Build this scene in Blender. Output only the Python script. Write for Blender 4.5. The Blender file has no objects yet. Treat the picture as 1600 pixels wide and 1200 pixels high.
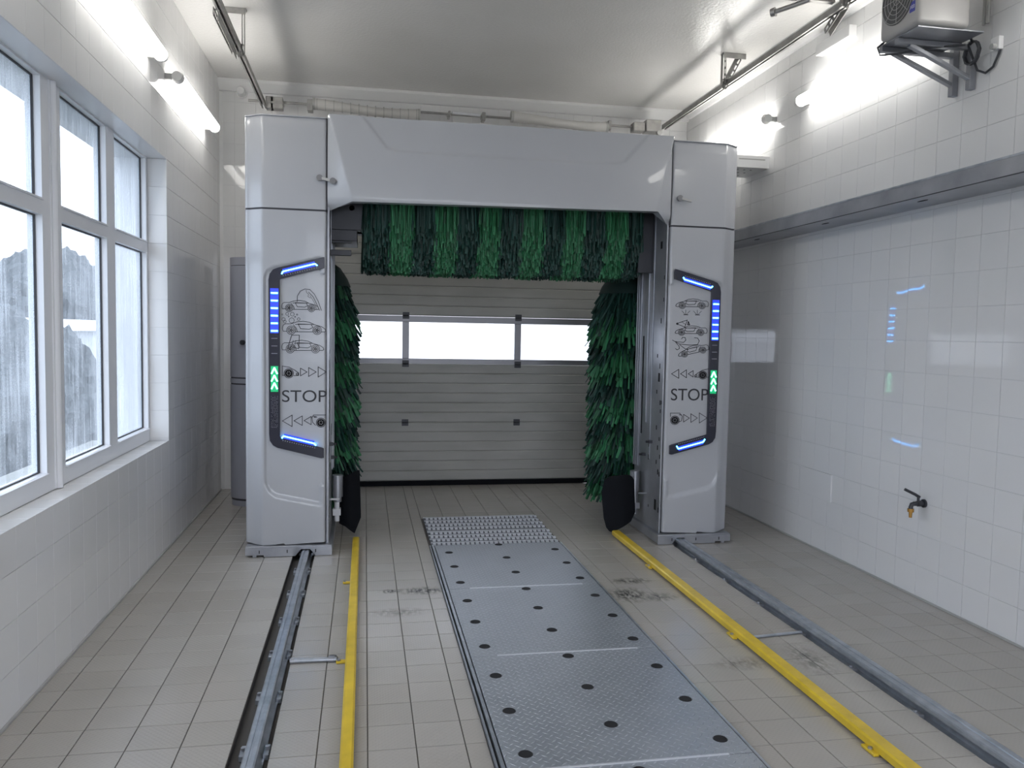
import bpy, bmesh, math, random
from mathutils import Matrix, Vector
random.seed(7)
C = bpy.context.scene.collection
scn = bpy.context.scene
PI = math.pi

# ---------------------------------------------------------------- camera, sky, exposure
cam_d = bpy.data.cameras.new('camera'); cam = bpy.data.objects.new('camera', cam_d); C.objects.link(cam)
cr = Vector((0.9836403, -0.17929197, 0.01749694)); cu = Vector((-0.0059935, 0.06450227, 0.99789956)); cf = Vector((0.18004397, 0.98167909, -0.06237244))
M = Matrix((cr, cu, -cf)).transposed().to_4x4(); M.translation = Vector((0, 0, 1.6))
cam.matrix_world = M
cam_d.sensor_width = 36; cam_d.lens = 1258.39 / 1600 * 36; cam_d.clip_start = .05; cam_d.clip_end = 300
scn.camera = cam
vs = scn.view_settings
vs.view_transform = 'Standard'; vs.look = 'None'; vs.gamma = 1; vs.use_curve_mapping = False; vs.exposure = 1.62
try:
    scn.cycles.max_bounces = 9; scn.cycles.diffuse_bounces = 5; scn.cycles.glossy_bounces = 4; scn.cycles.transparent_max_bounces = 10
    scn.cycles.sample_clamp_indirect = 6; scn.cycles.use_denoising = True; scn.cycles.caustics_reflective = False; scn.cycles.caustics_refractive = False
except Exception: pass
SKY = 1.25; TUBE = 4.3; LED = 6.5
w = bpy.data.worlds.new('overcast_sky'); scn.world = w; w.use_nodes = True
wn = w.node_tree; wb = wn.nodes['Background']
tc = wn.nodes.new('ShaderNodeTexCoord'); nz = wn.nodes.new('ShaderNodeTexNoise'); nz.inputs['Scale'].default_value = 1.6; nz.inputs['Detail'].default_value = 4
rp = wn.nodes.new('ShaderNodeValToRGB'); rp.color_ramp.elements[0].color = (.78, .84, 1, 1); rp.color_ramp.elements[1].color = (.91, .94, 1, 1)
wn.links.new(tc.outputs['Generated'], nz.inputs['Vector']); wn.links.new(nz.outputs['Fac'], rp.inputs['Fac']); wn.links.new(rp.outputs['Color'], wb.inputs['Color'])
wb.inputs['Strength'].default_value = SKY

# ---------------------------------------------------------------- materials
def mat(name, col, rough=.5, metal=0, emit=None, es=0, spec=.5, coat=0):
    m = bpy.data.materials.new(name); m.use_nodes = True
    b = m.node_tree.nodes['Principled BSDF']
    b.inputs['Base Color'].default_value = (*col, 1); b.inputs['Roughness'].default_value = rough; b.inputs['Metallic'].default_value = metal
    b.inputs['Specular IOR Level'].default_value = spec; b.inputs['Coat Weight'].default_value = coat
    if emit: b.inputs['Emission Color'].default_value = (*emit, 1); b.inputs['Emission Strength'].default_value = es
    return m
def nodes(m): return m.node_tree, m.node_tree.nodes['Principled BSDF']
def N(nt, t, **k):
    n = nt.nodes.new(t)
    for a, v in k.items():
        if a in n.inputs.keys(): n.inputs[a].default_value = v
        else: setattr(n, a, v)
    return n
def noise_col(m, a, b, scale, detail=4, coords='Object', stretch=(1, 1, 1), lo=.3, hi=.7):
    nt, bs = nodes(m); t = N(nt, 'ShaderNodeTexCoord'); mp = N(nt, 'ShaderNodeMapping'); mp.inputs['Scale'].default_value = stretch
    g = N(nt, 'ShaderNodeNewGeometry'); n = N(nt, 'ShaderNodeTexNoise', Scale=scale, Detail=detail); r = N(nt, 'ShaderNodeValToRGB')
    r.color_ramp.elements[0].position = lo; r.color_ramp.elements[1].position = hi
    r.color_ramp.elements[0].color = (*a, 1); r.color_ramp.elements[1].color = (*b, 1)
    nt.links.new(g.outputs['Position'] if coords == 'World' else t.outputs['Object'], mp.inputs['Vector'])
    nt.links.new(mp.outputs[0], n.inputs['Vector']); nt.links.new(n.outputs['Fac'], r.inputs['Fac']); nt.links.new(r.outputs[0], bs.inputs['Base Color'])
    return n, r, mp
def bump_from(m, sock, strength, dist=.01):
    nt, bs = nodes(m); b = N(nt, 'ShaderNodeBump', Strength=strength, Distance=dist)
    nt.links.new(sock, b.inputs['Height']); nt.links.new(b.outputs[0], bs.inputs['Normal']); return b
def mix_color(nt, fac, a, b, blend='MIX'):
    x = N(nt, 'ShaderNodeMix', data_type='RGBA', blend_type=blend)
    for s, v in ((0, fac), (6, a), (7, b)):
        if hasattr(v, 'is_linked'): nt.links.new(v, x.inputs[s])
        else: x.inputs[s].default_value = v if s == 0 else (*v, 1)
    return x.outputs[2]
def mathn(nt, op, a, b=0., c=0.):
    x = N(nt, 'ShaderNodeMath', operation=op)
    for i, v in enumerate((a, b, c)):
        if hasattr(v, 'is_linked'): nt.links.new(v, x.inputs[i])
        else: x.inputs[i].default_value = v
    return x.outputs[0]

M_ = {}
# glazed white wall tile
m = mat('glazed_wall_tile', (.74, .74, .745), .09); M_['wtile'] = m
nt, bs = nodes(m); oi = N(nt, 'ShaderNodeObjectInfo'); g = N(nt, 'ShaderNodeNewGeometry')
c1 = mix_color(nt, oi.outputs['Random'], (.745, .745, .75), (.76, .758, .757)); nt.links.new(c1, bs.inputs['Base Color'])
n = N(nt, 'ShaderNodeTexNoise', Scale=5., Detail=2); nt.links.new(g.outputs['Position'], n.inputs['Vector']); bump_from(m, n.outputs['Fac'], .06, .01)
n2 = N(nt, 'ShaderNodeTexNoise', Scale=2.2, Detail=6); nt.links.new(g.outputs['Position'], n2.inputs['Vector'])
nt.links.new(mathn(nt, 'MULTIPLY_ADD', n2.outputs['Fac'], .07, .02), bs.inputs['Roughness'])
M_['grout'] = mat('wall_grout', (.72, .72, .73), .25)
# floor tile
def floor_mat(name, ribbed):
    m = mat(name, (.3, .28, .25), .3); nt, bs = nodes(m)
    g = N(nt, 'ShaderNodeNewGeometry'); oi = N(nt, 'ShaderNodeObjectInfo'); pos = g.outputs['Position']
    sx = N(nt, 'ShaderNodeSeparateXYZ'); nt.links.new(pos, sx.inputs[0])
    n = N(nt, 'ShaderNodeTexNoise', Scale=2.2, Detail=8); nt.links.new(pos, n.inputs['Vector'])
    base = mix_color(nt, n.outputs['Fac'], (.36, .338, .31), (.47, .448, .415))
    base = mix_color(nt, mathn(nt, 'MULTIPLY', oi.outputs['Random'], .25), base, (.31, .285, .25))
    # rusty brown film in the right aisle and by the left wall: worn in patches
    n3 = N(nt, 'ShaderNodeTexNoise', Scale=1.1, Detail=5); nt.links.new(pos, n3.inputs['Vector'])
    rr = N(nt, 'ShaderNodeMapRange'); rr.inputs[1].default_value = .4; rr.inputs[2].default_value = .8; rr.inputs[3].default_value = 0; rr.inputs[4].default_value = .22
    nt.links.new(n3.outputs['Fac'], rr.inputs[0]); base = mix_color(nt, rr.outputs[0], base, (.33, .265, .225))
    # tyre soot with its own ragged outline on both lanes
    def spot(cx, cy, rx, ry, s):
        dx = mathn(nt, 'DIVIDE', mathn(nt, 'SUBTRACT', sx.outputs[0], cx), rx); dy = mathn(nt, 'DIVIDE', mathn(nt, 'SUBTRACT', sx.outputs[1], cy), ry)
        d = mathn(nt, 'SQRT', mathn(nt, 'ADD', mathn(nt, 'MULTIPLY', dx, dx), mathn(nt, 'MULTIPLY', dy, dy)))
        k = N(nt, 'ShaderNodeMapRange'); k.inputs[1].default_value = 1.; k.inputs[2].default_value = .2; k.inputs[3].default_value = 0; k.inputs[4].default_value = s
        nt.links.new(d, k.inputs[0]); return k.outputs[0]
    st = None
    for a in ((.37, 4.92, .2, .09, 1), (.17, 4.93, .09, .05, 1), (.2, 4.55, .2, .09, .45), (1.72, 4.95, .17, .08, .9), (1.62, 4.68, .16, .17, 1.0), (1.78, 4.62, .16, .10, .8), (1.85, 3.6, .2, .1, .4), (2.2, 3.6, .12, .25, .55)):
        s = spot(*a); st = s if st is None else mathn(nt, 'MAXIMUM', st, s)
    n4 = N(nt, 'ShaderNodeTexNoise', Scale=26., Detail=4); mp4 = N(nt, 'ShaderNodeMapping'); mp4.inputs['Scale'].default_value = (1.6, .7, 1)
    nt.links.new(pos, mp4.inputs[0]); nt.links.new(mp4.outputs[0], n4.inputs['Vector'])
    ns = N(nt, 'ShaderNodeMapRange'); ns.inputs[1].default_value = .36; ns.inputs[2].default_value = .6; nt.links.new(n4.outputs['Fac'], ns.inputs[0])
    base = mix_color(nt, mathn(nt, 'MULTIPLY', st, ns.outputs[0]), base, (.03, .028, .026))
    nt.links.new(base, bs.inputs['Base Color'])
    # anti-slip relief
    k = 2 * PI / .024
    hx = mathn(nt, 'SINE', mathn(nt, 'MULTIPLY', sx.outputs[0], k)); hy = mathn(nt, 'SINE', mathn(nt, 'MULTIPLY', sx.outputs[1], k))
    h = mathn(nt, 'MAXIMUM', mathn(nt, 'MULTIPLY', hx, hy), 0.)
    bump_from(m, h, .3, .0018)
    n5 = N(nt, 'ShaderNodeTexNoise', Scale=3.5, Detail=6); nt.links.new(pos, n5.inputs['Vector'])
    nt.links.new(mathn(nt, 'MULTIPLY_ADD', n5.outputs['Fac'], .12, .14), bs.inputs['Roughness'])
    return m
M_['ftile'] = floor_mat('ribbed_floor_tile', True)
M_['fgrout'] = mat('floor_grout', (.09, .082, .075), .8)
m = mat('wet_concrete', (.1, .1, .1), .35); n, r, mp = noise_col(m, (.03, .03, .033), (.16, .155, .15), 9, 6, 'World'); bump_from(m, n.outputs['Fac'], .6, .01); M_['wet'] = m
m = mat('white_ceiling_panel', (.7, .69, .67), .28); n, r, mp = noise_col(m, (.68, .67, .65), (.74, .73, .715), .8, 3, 'World')
nt, bs = nodes(m); g = N(nt, 'ShaderNodeNewGeometry'); n = N(nt, 'ShaderNodeTexNoise', Scale=45., Detail=2); nt.links.new(g.outputs['Position'], n.inputs['Vector']); bump_from(m, n.outputs['Fac'], .5, .004)
bs.inputs['Roughness'].default_value = .2
M_['ceiling'] = m
M_['white'] = mat('white_paint', (.78, .78, .78), .35)
M_['pvc'] = mat('white_pvc', (.78, .79, .82), .25)
m = mat('silver_white_lacquer', (.42, .43, .455), .26, .0, coat=.4); M_['cover'] = m
M_['covergrey'] = mat('grey_cabinet_lacquer', (.40, .41, .47), .35, coat=.2)
def galv(name, a, b, rough, sc=14):
    m = mat(name, a, rough, .6); n, r, mp = noise_col(m, a, b, sc, 5, 'World'); return m
M_['galv'] = galv('galvanised_sheet', (.30, .31, .34), (.42, .43, .46), .3, 5)
M_['rail'] = galv('track_steel', (.30, .33, .37), (.46, .49, .54), .32)
M_['hang'] = galv('hanging_rail_steel', (.30, .295, .285), (.42, .41, .395), .42)
M_['dark'] = mat('dark_steel', (.06, .062, .07), .45, .5)
M_['tray'] = mat('dull_dark_steel', (.13, .14, .16), .5, .4)
M_['slot'] = mat('black_hole', (.008, .008, .01), .8)
M_['rubber'] = mat('black_rubber', (.008, .009, .012), .85, spec=.15)
M_['gasket'] = mat('black_gasket', (.03, .03, .035), .5)
M_['seam'] = mat('dark_seam', (.06, .06, .07), .6)
m = mat('yellow_paint', (.72, .5, .03), .28); n, r, mp = noise_col(m, (.6, .42, .03), (.8, .57, .045), 9, 6, 'World'); M_['yellow'] = m
def fil(name, c, rough=.55):
    m = mat(name, c, rough); nt, bs = nodes(m); g = N(nt, 'ShaderNodeNewGeometry')
    r = mathn(nt, 'MULTIPLY_ADD', g.outputs['Random Per Island'], .9, .4)
    nt.links.new(mix_color(nt, 1., c, r, 'MULTIPLY'), bs.inputs['Base Color']); return m
M_['gbright'] = fil('bright_green_foam', (.035, .2, .085)); M_['gdark'] = fil('dark_green_foam', (.010, .055, .042))
M_['skirt'] = mat('dark_green_rubber', (.008, .03, .026), .7)
# chequer plate: raised lozenges in alternating directions
m = mat('chequer_plate', (.36, .39, .43), .3, .55); nt, bs = nodes(m); g = N(nt, 'ShaderNodeNewGeometry'); sx = N(nt, 'ShaderNodeSeparateXYZ'); nt.links.new(g.outputs['Position'], sx.inputs[0])
def lozenge(ox, oy, ang):
    P_ = .042
    def cell(s, o): return mathn(nt, 'SUBTRACT', mathn(nt, 'MODULO', mathn(nt, 'ADD', s, 10 * P_ + o), P_), P_ / 2)
    u = cell(sx.outputs[0], ox); v = cell(sx.outputs[1], oy)
    ca, sa = math.cos(ang), math.sin(ang)
    a = mathn(nt, 'ADD', mathn(nt, 'MULTIPLY', u, ca), mathn(nt, 'MULTIPLY', v, sa)); b = mathn(nt, 'SUBTRACT', mathn(nt, 'MULTIPLY', v, ca), mathn(nt, 'MULTIPLY', u, sa))
    d = mathn(nt, 'ADD', mathn(nt, 'ABSOLUTE', mathn(nt, 'DIVIDE', a, .016)), mathn(nt, 'ABSOLUTE', mathn(nt, 'DIVIDE', b, .0042)))
    k = N(nt, 'ShaderNodeMapRange'); k.inputs[1].default_value = 1.1; k.inputs[2].default_value = .3; nt.links.new(d, k.inputs[0]); return k.outputs[0]
hgt = mathn(nt, 'MAXIMUM', lozenge(0, 0, .75), lozenge(.021, .021, -.75))
bump_from(m, hgt, 1.0, .003)
n = N(nt, 'ShaderNodeTexNoise', Scale=5., Detail=6); nt.links.new(g.outputs['Position'], n.inputs['Vector'])
base = mix_color(nt, n.outputs['Fac'], (.31, .335, .37), (.44, .47, .51)); base = mix_color(nt, mathn(nt, 'MULTIPLY', hgt, .5), base, (.7, .74, .8)); nt.links.new(base, bs.inputs['Base Color'])
nt.links.new(mathn(nt, 'MULTIPLY_ADD', n.outputs['Fac'], .2, .27), bs.inputs['Roughness'])
M_['chequer'] = m
m = mat('sectional_door_skin', (.42, .42, .40), .42); n, r, mp = noise_col(m, (.37, .37, .35), (.47, .47, .45), 1.5, 6, 'World', (1, 1, 3)); M_['door'] = m
M_['alu'] = mat('door_aluminium', (.3, .3, .32), .4, .5)
M_['blue'] = mat('blue_led', (.02, .05, .2), .4, emit=(.05, .42, 1), es=LED)
M_['blueglow'] = mat('blue_led_glow', (.02, .03, .2), .3, emit=(.02, .05, 1), es=.38)  # weak emitter painting the blue LED glow onto the frame
M_['green'] = mat('green_led', (.02, .2, .1), .4, emit=(.25, 1, .6), es=1.6)
M_['greenglow'] = mat('green_led_glow', (.01, .1, .05), .3, emit=(.0, 1, .35), es=.15)  # weak emitter painting the green glow around the arrows
M_['unlit'] = mat('unlit_led', (.25, .25, .3), .4)
M_['frame'] = mat('black_gloss_frame', (.015, .016, .03), .2)
M_['print'] = mat('black_print', (.02, .02, .025), .5)
M_['tube'] = mat('lit_tube', (.9, .9, .9), .4, emit=(1, .98, .93), es=TUBE)
M_['cap'] = mat('grey_lamp_cap', (.42, .42, .41), .4)
M_['weld'] = mat('bare_bright_steel', (.68, .7, .74), .35, .3)
M_['capl'] = mat('pale_lamp_cap', (.7, .7, .69), .4)
M_['brass'] = mat('brass', (.5, .27, .07), .35, .7)
M_['hose'] = mat('wrapped_hose', (.6, .59, .57), .5)
M_['knob'] = mat('grey_knob', (.2, .2, .21), .4)
M_['sticker'] = mat('blue_sticker', (.08, .09, .4), .5)
M_['fan'] = mat('fan_grille', (.1, .1, .1), .5)
M_['unit'] = mat('grey_unit_casing', (.42, .41, .4), .3)
m = mat('hedge_leaves', (.05, .07, .07), .7); n, r, mp = noise_col(m, (.012, .018, .022), (.085, .10, .11), 22, 6, 'World'); M_['hedge'] = m
m = mat('outside_ground', (.22, .22, .2), .8); n, r, mp = noise_col(m, (.13, .14, .13), (.3, .3, .27), .7, 6, 'World'); M_['ground'] = m
m = mat('shed_cladding', (.7, .72, .75), .5); M_['shed'] = m
m = mat('concrete_slab', (.3, .3, .27), .8); n, r, mp = noise_col(m, (.2, .21, .19), (.36, .36, .33), 2, 6, 'World'); M_['slab'] = m
# misted panes: clear glass, fog film and runs of water
def pane(name, fog_lo, fog_hi, tint=(.86, .93, .97), veil=(.8, .88, .95)):
    m = bpy.data.materials.new(name); m.use_nodes = True; nt = m.node_tree; nt.nodes.clear()
    o = N(nt, 'ShaderNodeOutputMaterial'); g = N(nt, 'ShaderNodeNewGeometry'); mp = N(nt, 'ShaderNodeMapping'); mp.inputs['Scale'].default_value = (1, 38, 2.2)
    nt.links.new(g.outputs['Position'], mp.inputs[0]); n = N(nt, 'ShaderNodeTexNoise', Scale=1., Detail=5, Roughness=.65); nt.links.new(mp.outputs[0], n.inputs['Vector'])
    n2 = N(nt, 'ShaderNodeTexNoise', Scale=1.7, Detail=3); nt.links.new(g.outputs['Position'], n2.inputs['Vector'])
    n6 = N(nt, 'ShaderNodeTexNoise', Scale=140., Detail=1); nt.links.new(g.outputs['Position'], n6.inputs['Vector'])
    f = mathn(nt, 'ADD', mathn(nt, 'MULTIPLY', n.outputs['Fac'], .45), mathn(nt, 'ADD', mathn(nt, 'MULTIPLY', n2.outputs['Fac'], .45), mathn(nt, 'MULTIPLY', n6.outputs['Fac'], .15)))
    k = N(nt, 'ShaderNodeMapRange'); k.inputs[1].default_value = .40; k.inputs[2].default_value = .66; k.inputs[3].default_value = fog_lo; k.inputs[4].default_value = fog_hi
    nt.links.new(f, k.inputs[0])
    tr = N(nt, 'ShaderNodeBsdfTransparent'); tr.inputs[0].default_value = (*tint, 1)
    tl = N(nt, 'ShaderNodeBsdfTranslucent'); tl.inputs[0].default_value = (*veil, 1)
    gl = N(nt, 'ShaderNodeBsdfGlossy'); gl.inputs['Roughness'].default_value = .1
    a = N(nt, 'ShaderNodeMixShader'); nt.links.new(k.outputs[0], a.inputs[0]); nt.links.new(tr.outputs[0], a.inputs[1]); nt.links.new(tl.outputs[0], a.inputs[2])
    fr = N(nt, 'ShaderNodeLayerWeight', Blend=.5); b = N(nt, 'ShaderNodeMixShader'); nt.links.new(mathn(nt, 'MULTIPLY_ADD', mathn(nt, 'POWER', fr.outputs['Facing'], 5.), .8, .03), b.inputs[0]); nt.links.new(a.outputs[0], b.inputs[1]); nt.links.new(gl.outputs[0], b.inputs[2])
    nt.links.new(b.outputs[0], o.inputs['Surface']); return m
M_['glass'] = pane('misted_glass', .03, .48)
M_['clear'] = pane('clear_glass', 0., .02, (.97, .98, 1))
M_['dglass'] = pane('door_window_sheet', .55, .75, (.95, .97, 1), (.95, .97, 1))

# ---------------------------------------------------------------- mesh helpers
class MB:
    def __init__(s): s.v = []; s.f = []
    def add(s, vs, fs): o = len(s.v); s.v += [tuple(p) for p in vs]; s.f += [tuple(i + o for i in f) for f in fs]; return s
    def box(s, x0, x1, y0, y1, z0, z1):
        v = [(x, y, z) for z in (z0, z1) for y in (y0, y1) for x in (x0, x1)]
        return s.add(v, [(0, 2, 3, 1), (4, 5, 7, 6), (0, 1, 5, 4), (2, 6, 7, 3), (0, 4, 6, 2), (1, 3, 7, 5)])
    def bar(s, p, q, wd, ht, up=(0, 0, 1)):
        p, q, up = Vector(p), Vector(q), Vector(up); d = (q - p).normalized(); sd = d.cross(up).normalized() * wd / 2; uu = sd.cross(d).normalized() * ht / 2
        v = [e + a * sd + b * uu for e in (p, q) for a, b in ((-1, -1), (1, -1), (1, 1), (-1, 1))]
        return s.add(v, [(3, 2, 1, 0), (4, 5, 6, 7), (0, 1, 5, 4), (1, 2, 6, 5), (2, 3, 7, 6), (3, 0, 4, 7)])
    def cyl(s, p, q, r, n=16, r2=None, cap=True):
        p, q = Vector(p), Vector(q); d = (q - p).normalized(); a = d.orthogonal().normalized(); b = d.cross(a); r2 = r if r2 is None else r2
        v = [p + (a * math.cos(2 * PI * i / n) + b * math.sin(2 * PI * i / n)) * r for i in range(n)] + [q + (a * math.cos(2 * PI * i / n) + b * math.sin(2 * PI * i / n)) * r2 for i in range(n)]
        f = [(i, (i + 1) % n, n + (i + 1) % n, n + i) for i in range(n)]
        if cap: f += [tuple(range(n))[::-1], tuple(range(n, 2 * n))]
        return s.add(v, f)
    def tube(s, path, r, n=8, radii=None):
        path = [Vector(p) for p in path]; base = len(s.v); a = None
        for i, p in enumerate(path):
            d = (path[min(i + 1, len(path) - 1)] - path[max(i - 1, 0)]).normalized()
            a = d.orthogonal().normalized() if a is None else (a - d * a.dot(d)).normalized()
            b = d.cross(a); rr = radii[i] if radii else r
            s.v += [tuple(p + (a * math.cos(2 * PI * k / n) + b * math.sin(2 * PI * k / n)) * rr) for k in range(n)]
        for i in range(len(path) - 1):
            for k in range(n): s.f.append((base + i * n + k, base + i * n + (k + 1) % n, base + (i + 1) * n + (k + 1) % n, base + (i + 1) * n + k))
        s.f.append(tuple(base + k for k in range(n))[::-1]); s.f.append(tuple(base + (len(path) - 1) * n + k for k in range(n))); return s
    def prism(s, poly, ax, a, b):
        def P3(u, v, t): return {'x': (t, u, v), 'y': (u, t, v), 'z': (u, v, t)}[ax]
        n = len(poly); v = [P3(*p, a) for p in poly] + [P3(*p, b) for p in poly]
        return s.add(v, [(i, (i + 1) % n, n + (i + 1) % n, n + i) for i in range(n)] + [tuple(range(n))[::-1], tuple(range(n, 2 * n))])
    def stroke(s, pts, wd, y, t=.001, closed=False):
        wd *= 1.25
        if closed: pts = list(pts) + [pts[0]]
        for (x0, z0), (x1, z1) in zip(pts, pts[1:]):
            L = math.hypot(x1 - x0, z1 - z0)
            if L < 1e-6: continue
            dx, dz = (x1 - x0) / L * wd * .4, (z1 - z0) / L * wd * .4
            s.bar((x0 - dx, y, z0 - dz), (x1 + dx, y, z1 + dz), t, wd, (0, 0, 1) if abs(x1 - x0) > 1e-5 or True else (1, 0, 0))
        return s
    def build(s, name, m, parent=None, smooth=False, bevel=0, seg=2, origin=None):
        me = bpy.data.meshes.new(name); me.from_pydata(s.v, [], s.f); me.update()
        bm = bmesh.new(); bm.from_mesh(me); bmesh.ops.recalc_face_normals(bm, faces=bm.faces)
        if bevel: bmesh.ops.bevel(bm, geom=[e for e in bm.edges if len(e.link_faces) == 2 and e.calc_face_angle(0) > .5], offset=bevel, segments=seg, affect='EDGES', profile=.6)
        bm.to_mesh(me); bm.free()
        if smooth:
            for p in me.polygons: p.use_smooth = True
            try: me.set_sharp_from_angle(angle=math.radians(40))
            except Exception: pass
        me.materials.append(m if not isinstance(m, str) else M_[m])
        o = bpy.data.objects.new(name, me); C.objects.link(o)
        if origin: me.transform(Matrix.Translation(-Vector(origin))); o.location = origin
        if parent: adopt(o, parent)
        return o
ROOT = {}
def adopt(o, p):
    o.parent = p
    l = Vector((0, 0, 0)); q = p
    while q is not None: l += Vector(q.location) if q.parent is None else Vector((0, 0, 0)); q = q.parent
    if p.parent is None: o.matrix_parent_inverse = Matrix.Translation(-Vector(p.location))
def tag(o, label=None, cat=None, group=None, kind=None):
    if label: o['label'] = label
    if cat: o['category'] = cat
    if group: o['group'] = group
    if kind: o['kind'] = kind
    return o
def thing(name, label, cat, loc, group=None):
    o = bpy.data.objects.new(name, None); C.objects.link(o); o.location = loc; o.empty_display_size = .1
    return tag(o, label, cat, group)
def S(name, mb, m, **k): return tag(mb.build(name, m, **k), kind='structure')
def project(p):
    v = Vector(p) - Vector((0, 0, 1.6)); d = v.dot(cf)
    return (None if d < .2 else (800 + 1258.4 * v.dot(cr) / d, 600 - 1258.4 * v.dot(cu) / d, d))

# ---------------------------------------------------------------- room shell
XL, XR, YB, YF, H = -1.40, 3.40, 8.35, -1.2, 4.0
OY0, OY1, OZ0, OZ1 = 2.56, 6.18, .78, 2.80       # window opening
WO = -1.80
b = MB()                                          # floor base with the two rail troughs
for x0, x1 in ((WO, -.492), (-.345, 2.342), (2.446, 3.7)): b.box(x0, x1, YF, 8.6, -.12, -.006)
b.box(-.492, -.345, YF, 8.6, -.12, -.035); b.box(2.342, 2.446, YF, 8.6, -.12, -.035)
floor = S('floor', b, 'fgrout')
ceiling = S('ceiling', MB().box(WO, 3.7, YF - .2, 8.7, H, H + .15), 'ceiling')
b = MB().box(WO, XL + -.004, YF, OY0, -.1, H).box(WO, XL - .004, OY1 + .006, YB + .3, -.1, H).box(WO, XL - .004, OY0, OY1 + .006, -.1, OZ0 - .006).box(WO, XL - .004, OY0, OY1 + .006, OZ1, H)
wall_left = S('wall_left', b, 'grout')
wall_right = S('wall_right', MB().box(XR + .004, 3.7, YF, YB + .3, -.1, H), 'grout')
DX0, DX1, DZ1 = -.86, 2.86, 3.08
wall_back = S('wall_back', MB().box(WO, DX0, YB + .004, YB + .3, 0, H).box(DX1, 3.7, YB + .004, YB + .3, 0, H).box(DX0, DX1, YB + .004, YB + .3, DZ1, H), 'grout')
wall_front = S('wall_front', MB().box(WO, -.9, YF - .2, YF, -.1, H).box(2.9, 3.7, YF - .2, YF, -.1, H).box(-.9, 2.9, YF - .2, YF, 3.1, H), 'white')
b = MB()
for i in range(1): b.prism([(YB - .10, H - .001), (YB - .10, H - .03), (YB - .03, H - .10), (YB - .001, H - .10), (YB - .001, H - .001)], 'x', XL, XR)
S('trim_1', b, 'white')
S('trim_2', MB().prism([(XR - .001, H - .001), (XR - .10, H - .001), (XR - .10, H - .03), (XR - .03, H - .09), (XR - .001, H - .09)], 'y', YF, YB - .1), 'white')
S('trim_3', MB().prism([(XL + .001, YB - .001), (XL + .03, YB - .001), (XL + .001, YB - .03)], 'z', 0, H - .11), 'white')

# tiles --------------------------------------------------------------------
TC = {}
def tile_mesh(wd, ht, m, th, ch):
    k = (round(wd, 4), round(ht, 4), m, th)
    if k not in TC:                               # chamfered slab in local XY, top at z = th
        x, y = wd / 2, ht / 2; v = []
        for z, i in ((0, 0), (th - ch, 0), (th, ch)): v += [(-x + i, -y + i, z), (x - i, -y + i, z), (x - i, y - i, z), (-x + i, y - i, z)]
        f = [(8, 9, 10, 11)] + [(a * 4 + i, a * 4 + (i + 1) % 4, a * 4 + 4 + (i + 1) % 4, a * 4 + 4 + i) for a in (0, 1) for i in range(4)]
        me = bpy.data.meshes.new('tile'); me.from_pydata(v, [], f); me.update(); me.materials.append(M_[m]); TC[k] = me
    return TC[k]
def lay(parent, cells, m, th, ch, limit=300, jit=0):
    """cells: (origin, u axis, v axis, normal, width, height); the largest in view become objects, the rest one stuff part"""
    out = []
    for c in cells:
        o, u, v, n, wd, ht = c; p = project(Vector(o) + Vector(n) * th)
        a = 0
        if p and -60 < p[0] < 1660 and -60 < p[1] < 1260: a = wd * ht * abs((Vector(o) - Vector((0, 0, 1.6))).normalized().dot(Vector(n))) / p[2] ** 2
        out.append((a, c))
    out.sort(key=lambda t: -t[0]); rest = MB()
    for i, (a, c) in enumerate(out):
        o, u, v, n, wd, ht = c; me = tile_mesh(wd, ht, m, th, ch); mt = Matrix((Vector(u), Vector(v), Vector(n))).transposed().to_4x4()
        mt = mt @ Matrix.Rotation(random.uniform(-jit, jit), 4, 'X') @ Matrix.Rotation(random.uniform(-jit, jit), 4, 'Y'); mt.translation = Vector(o)
        if i < limit and a > 0:
            t = bpy.data.objects.new('tile', me); C.objects.link(t); t.parent = parent; t.matrix_world = mt
        else: rest.add([mt @ q.co for q in me.vertices], [tuple(p.vertices) for p in me.polygons])
    if rest.v: tag(rest.build('tiles', m, parent), kind='stuff')
G = .0022
def grid_cells(ub, vb, fn):
    r = []
    for u0, u1 in zip(ub, ub[1:]):
        for v0, v1 in zip(vb, vb[1:]):
            if u1 - u0 > .012 and v1 - v0 > .012: 
                c = fn((u0 + u1) / 2, (v0 + v1) / 2, u1 - u0 - G, v1 - v0 - G)
                if c: r.append(c)
    return r
def rows(off, step, lo, hi):
    k = math.ceil((lo - off) / step + 1e-6); r = [lo]
    while off + k * step < hi - 1e-6: r.append(off + k * step); k += 1
    return r + [hi]
FZ = -.006
fl = lambda x, y, a, c: ((x, y, FZ), (1, 0, 0), (0, 1, 0), (0, 0, 1), a, c)
cells = grid_cells([-1.4, -1.285, -1.085, -.885, -.685, -.492], rows(3.16, .193, -1.2, 8.35), fl)
cells += grid_cells([-.345, -.17, .02, .205, .395, .482], rows(3.22, .193, -1.2, 8.35), fl)
cells += grid_cells([1.492, 1.585, 1.785, 1.985, 2.2, 2.342], rows(3.808, .193, -1.2, 8.35), fl)
cells += grid_cells([2.446, 2.675, 2.875, 3.075, 3.275, 3.4], rows(3.75, .193, -1.2, 8.35), fl)
cells += grid_cells([.482, .68, .88, 1.08, 1.28, 1.492], rows(3.22, .193, 6.87, 8.35), fl)
lay(floor, [(c[0], c[1], c[2], c[3], c[4] - .0015, c[5] - .0015) for c in cells], 'ftile', .006, .0012, 300, .0015)
zr = [i * .2 for i in range(21)]
wr = lambda y, z, a, c: ((XR + .004, y, z), (0, 1, 0), (0, 0, 1), (-1, 0, 0), a, c)
def flip(c): return (c[0], tuple(-k for k in c[1]), c[2], c[3], c[4], c[5])
lay(wall_right, [flip(c) for c in grid_cells(rows(.02, .2, 1.0, YB), zr, wr)], 'wtile', .004, .0007, 300, .0006)
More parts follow.
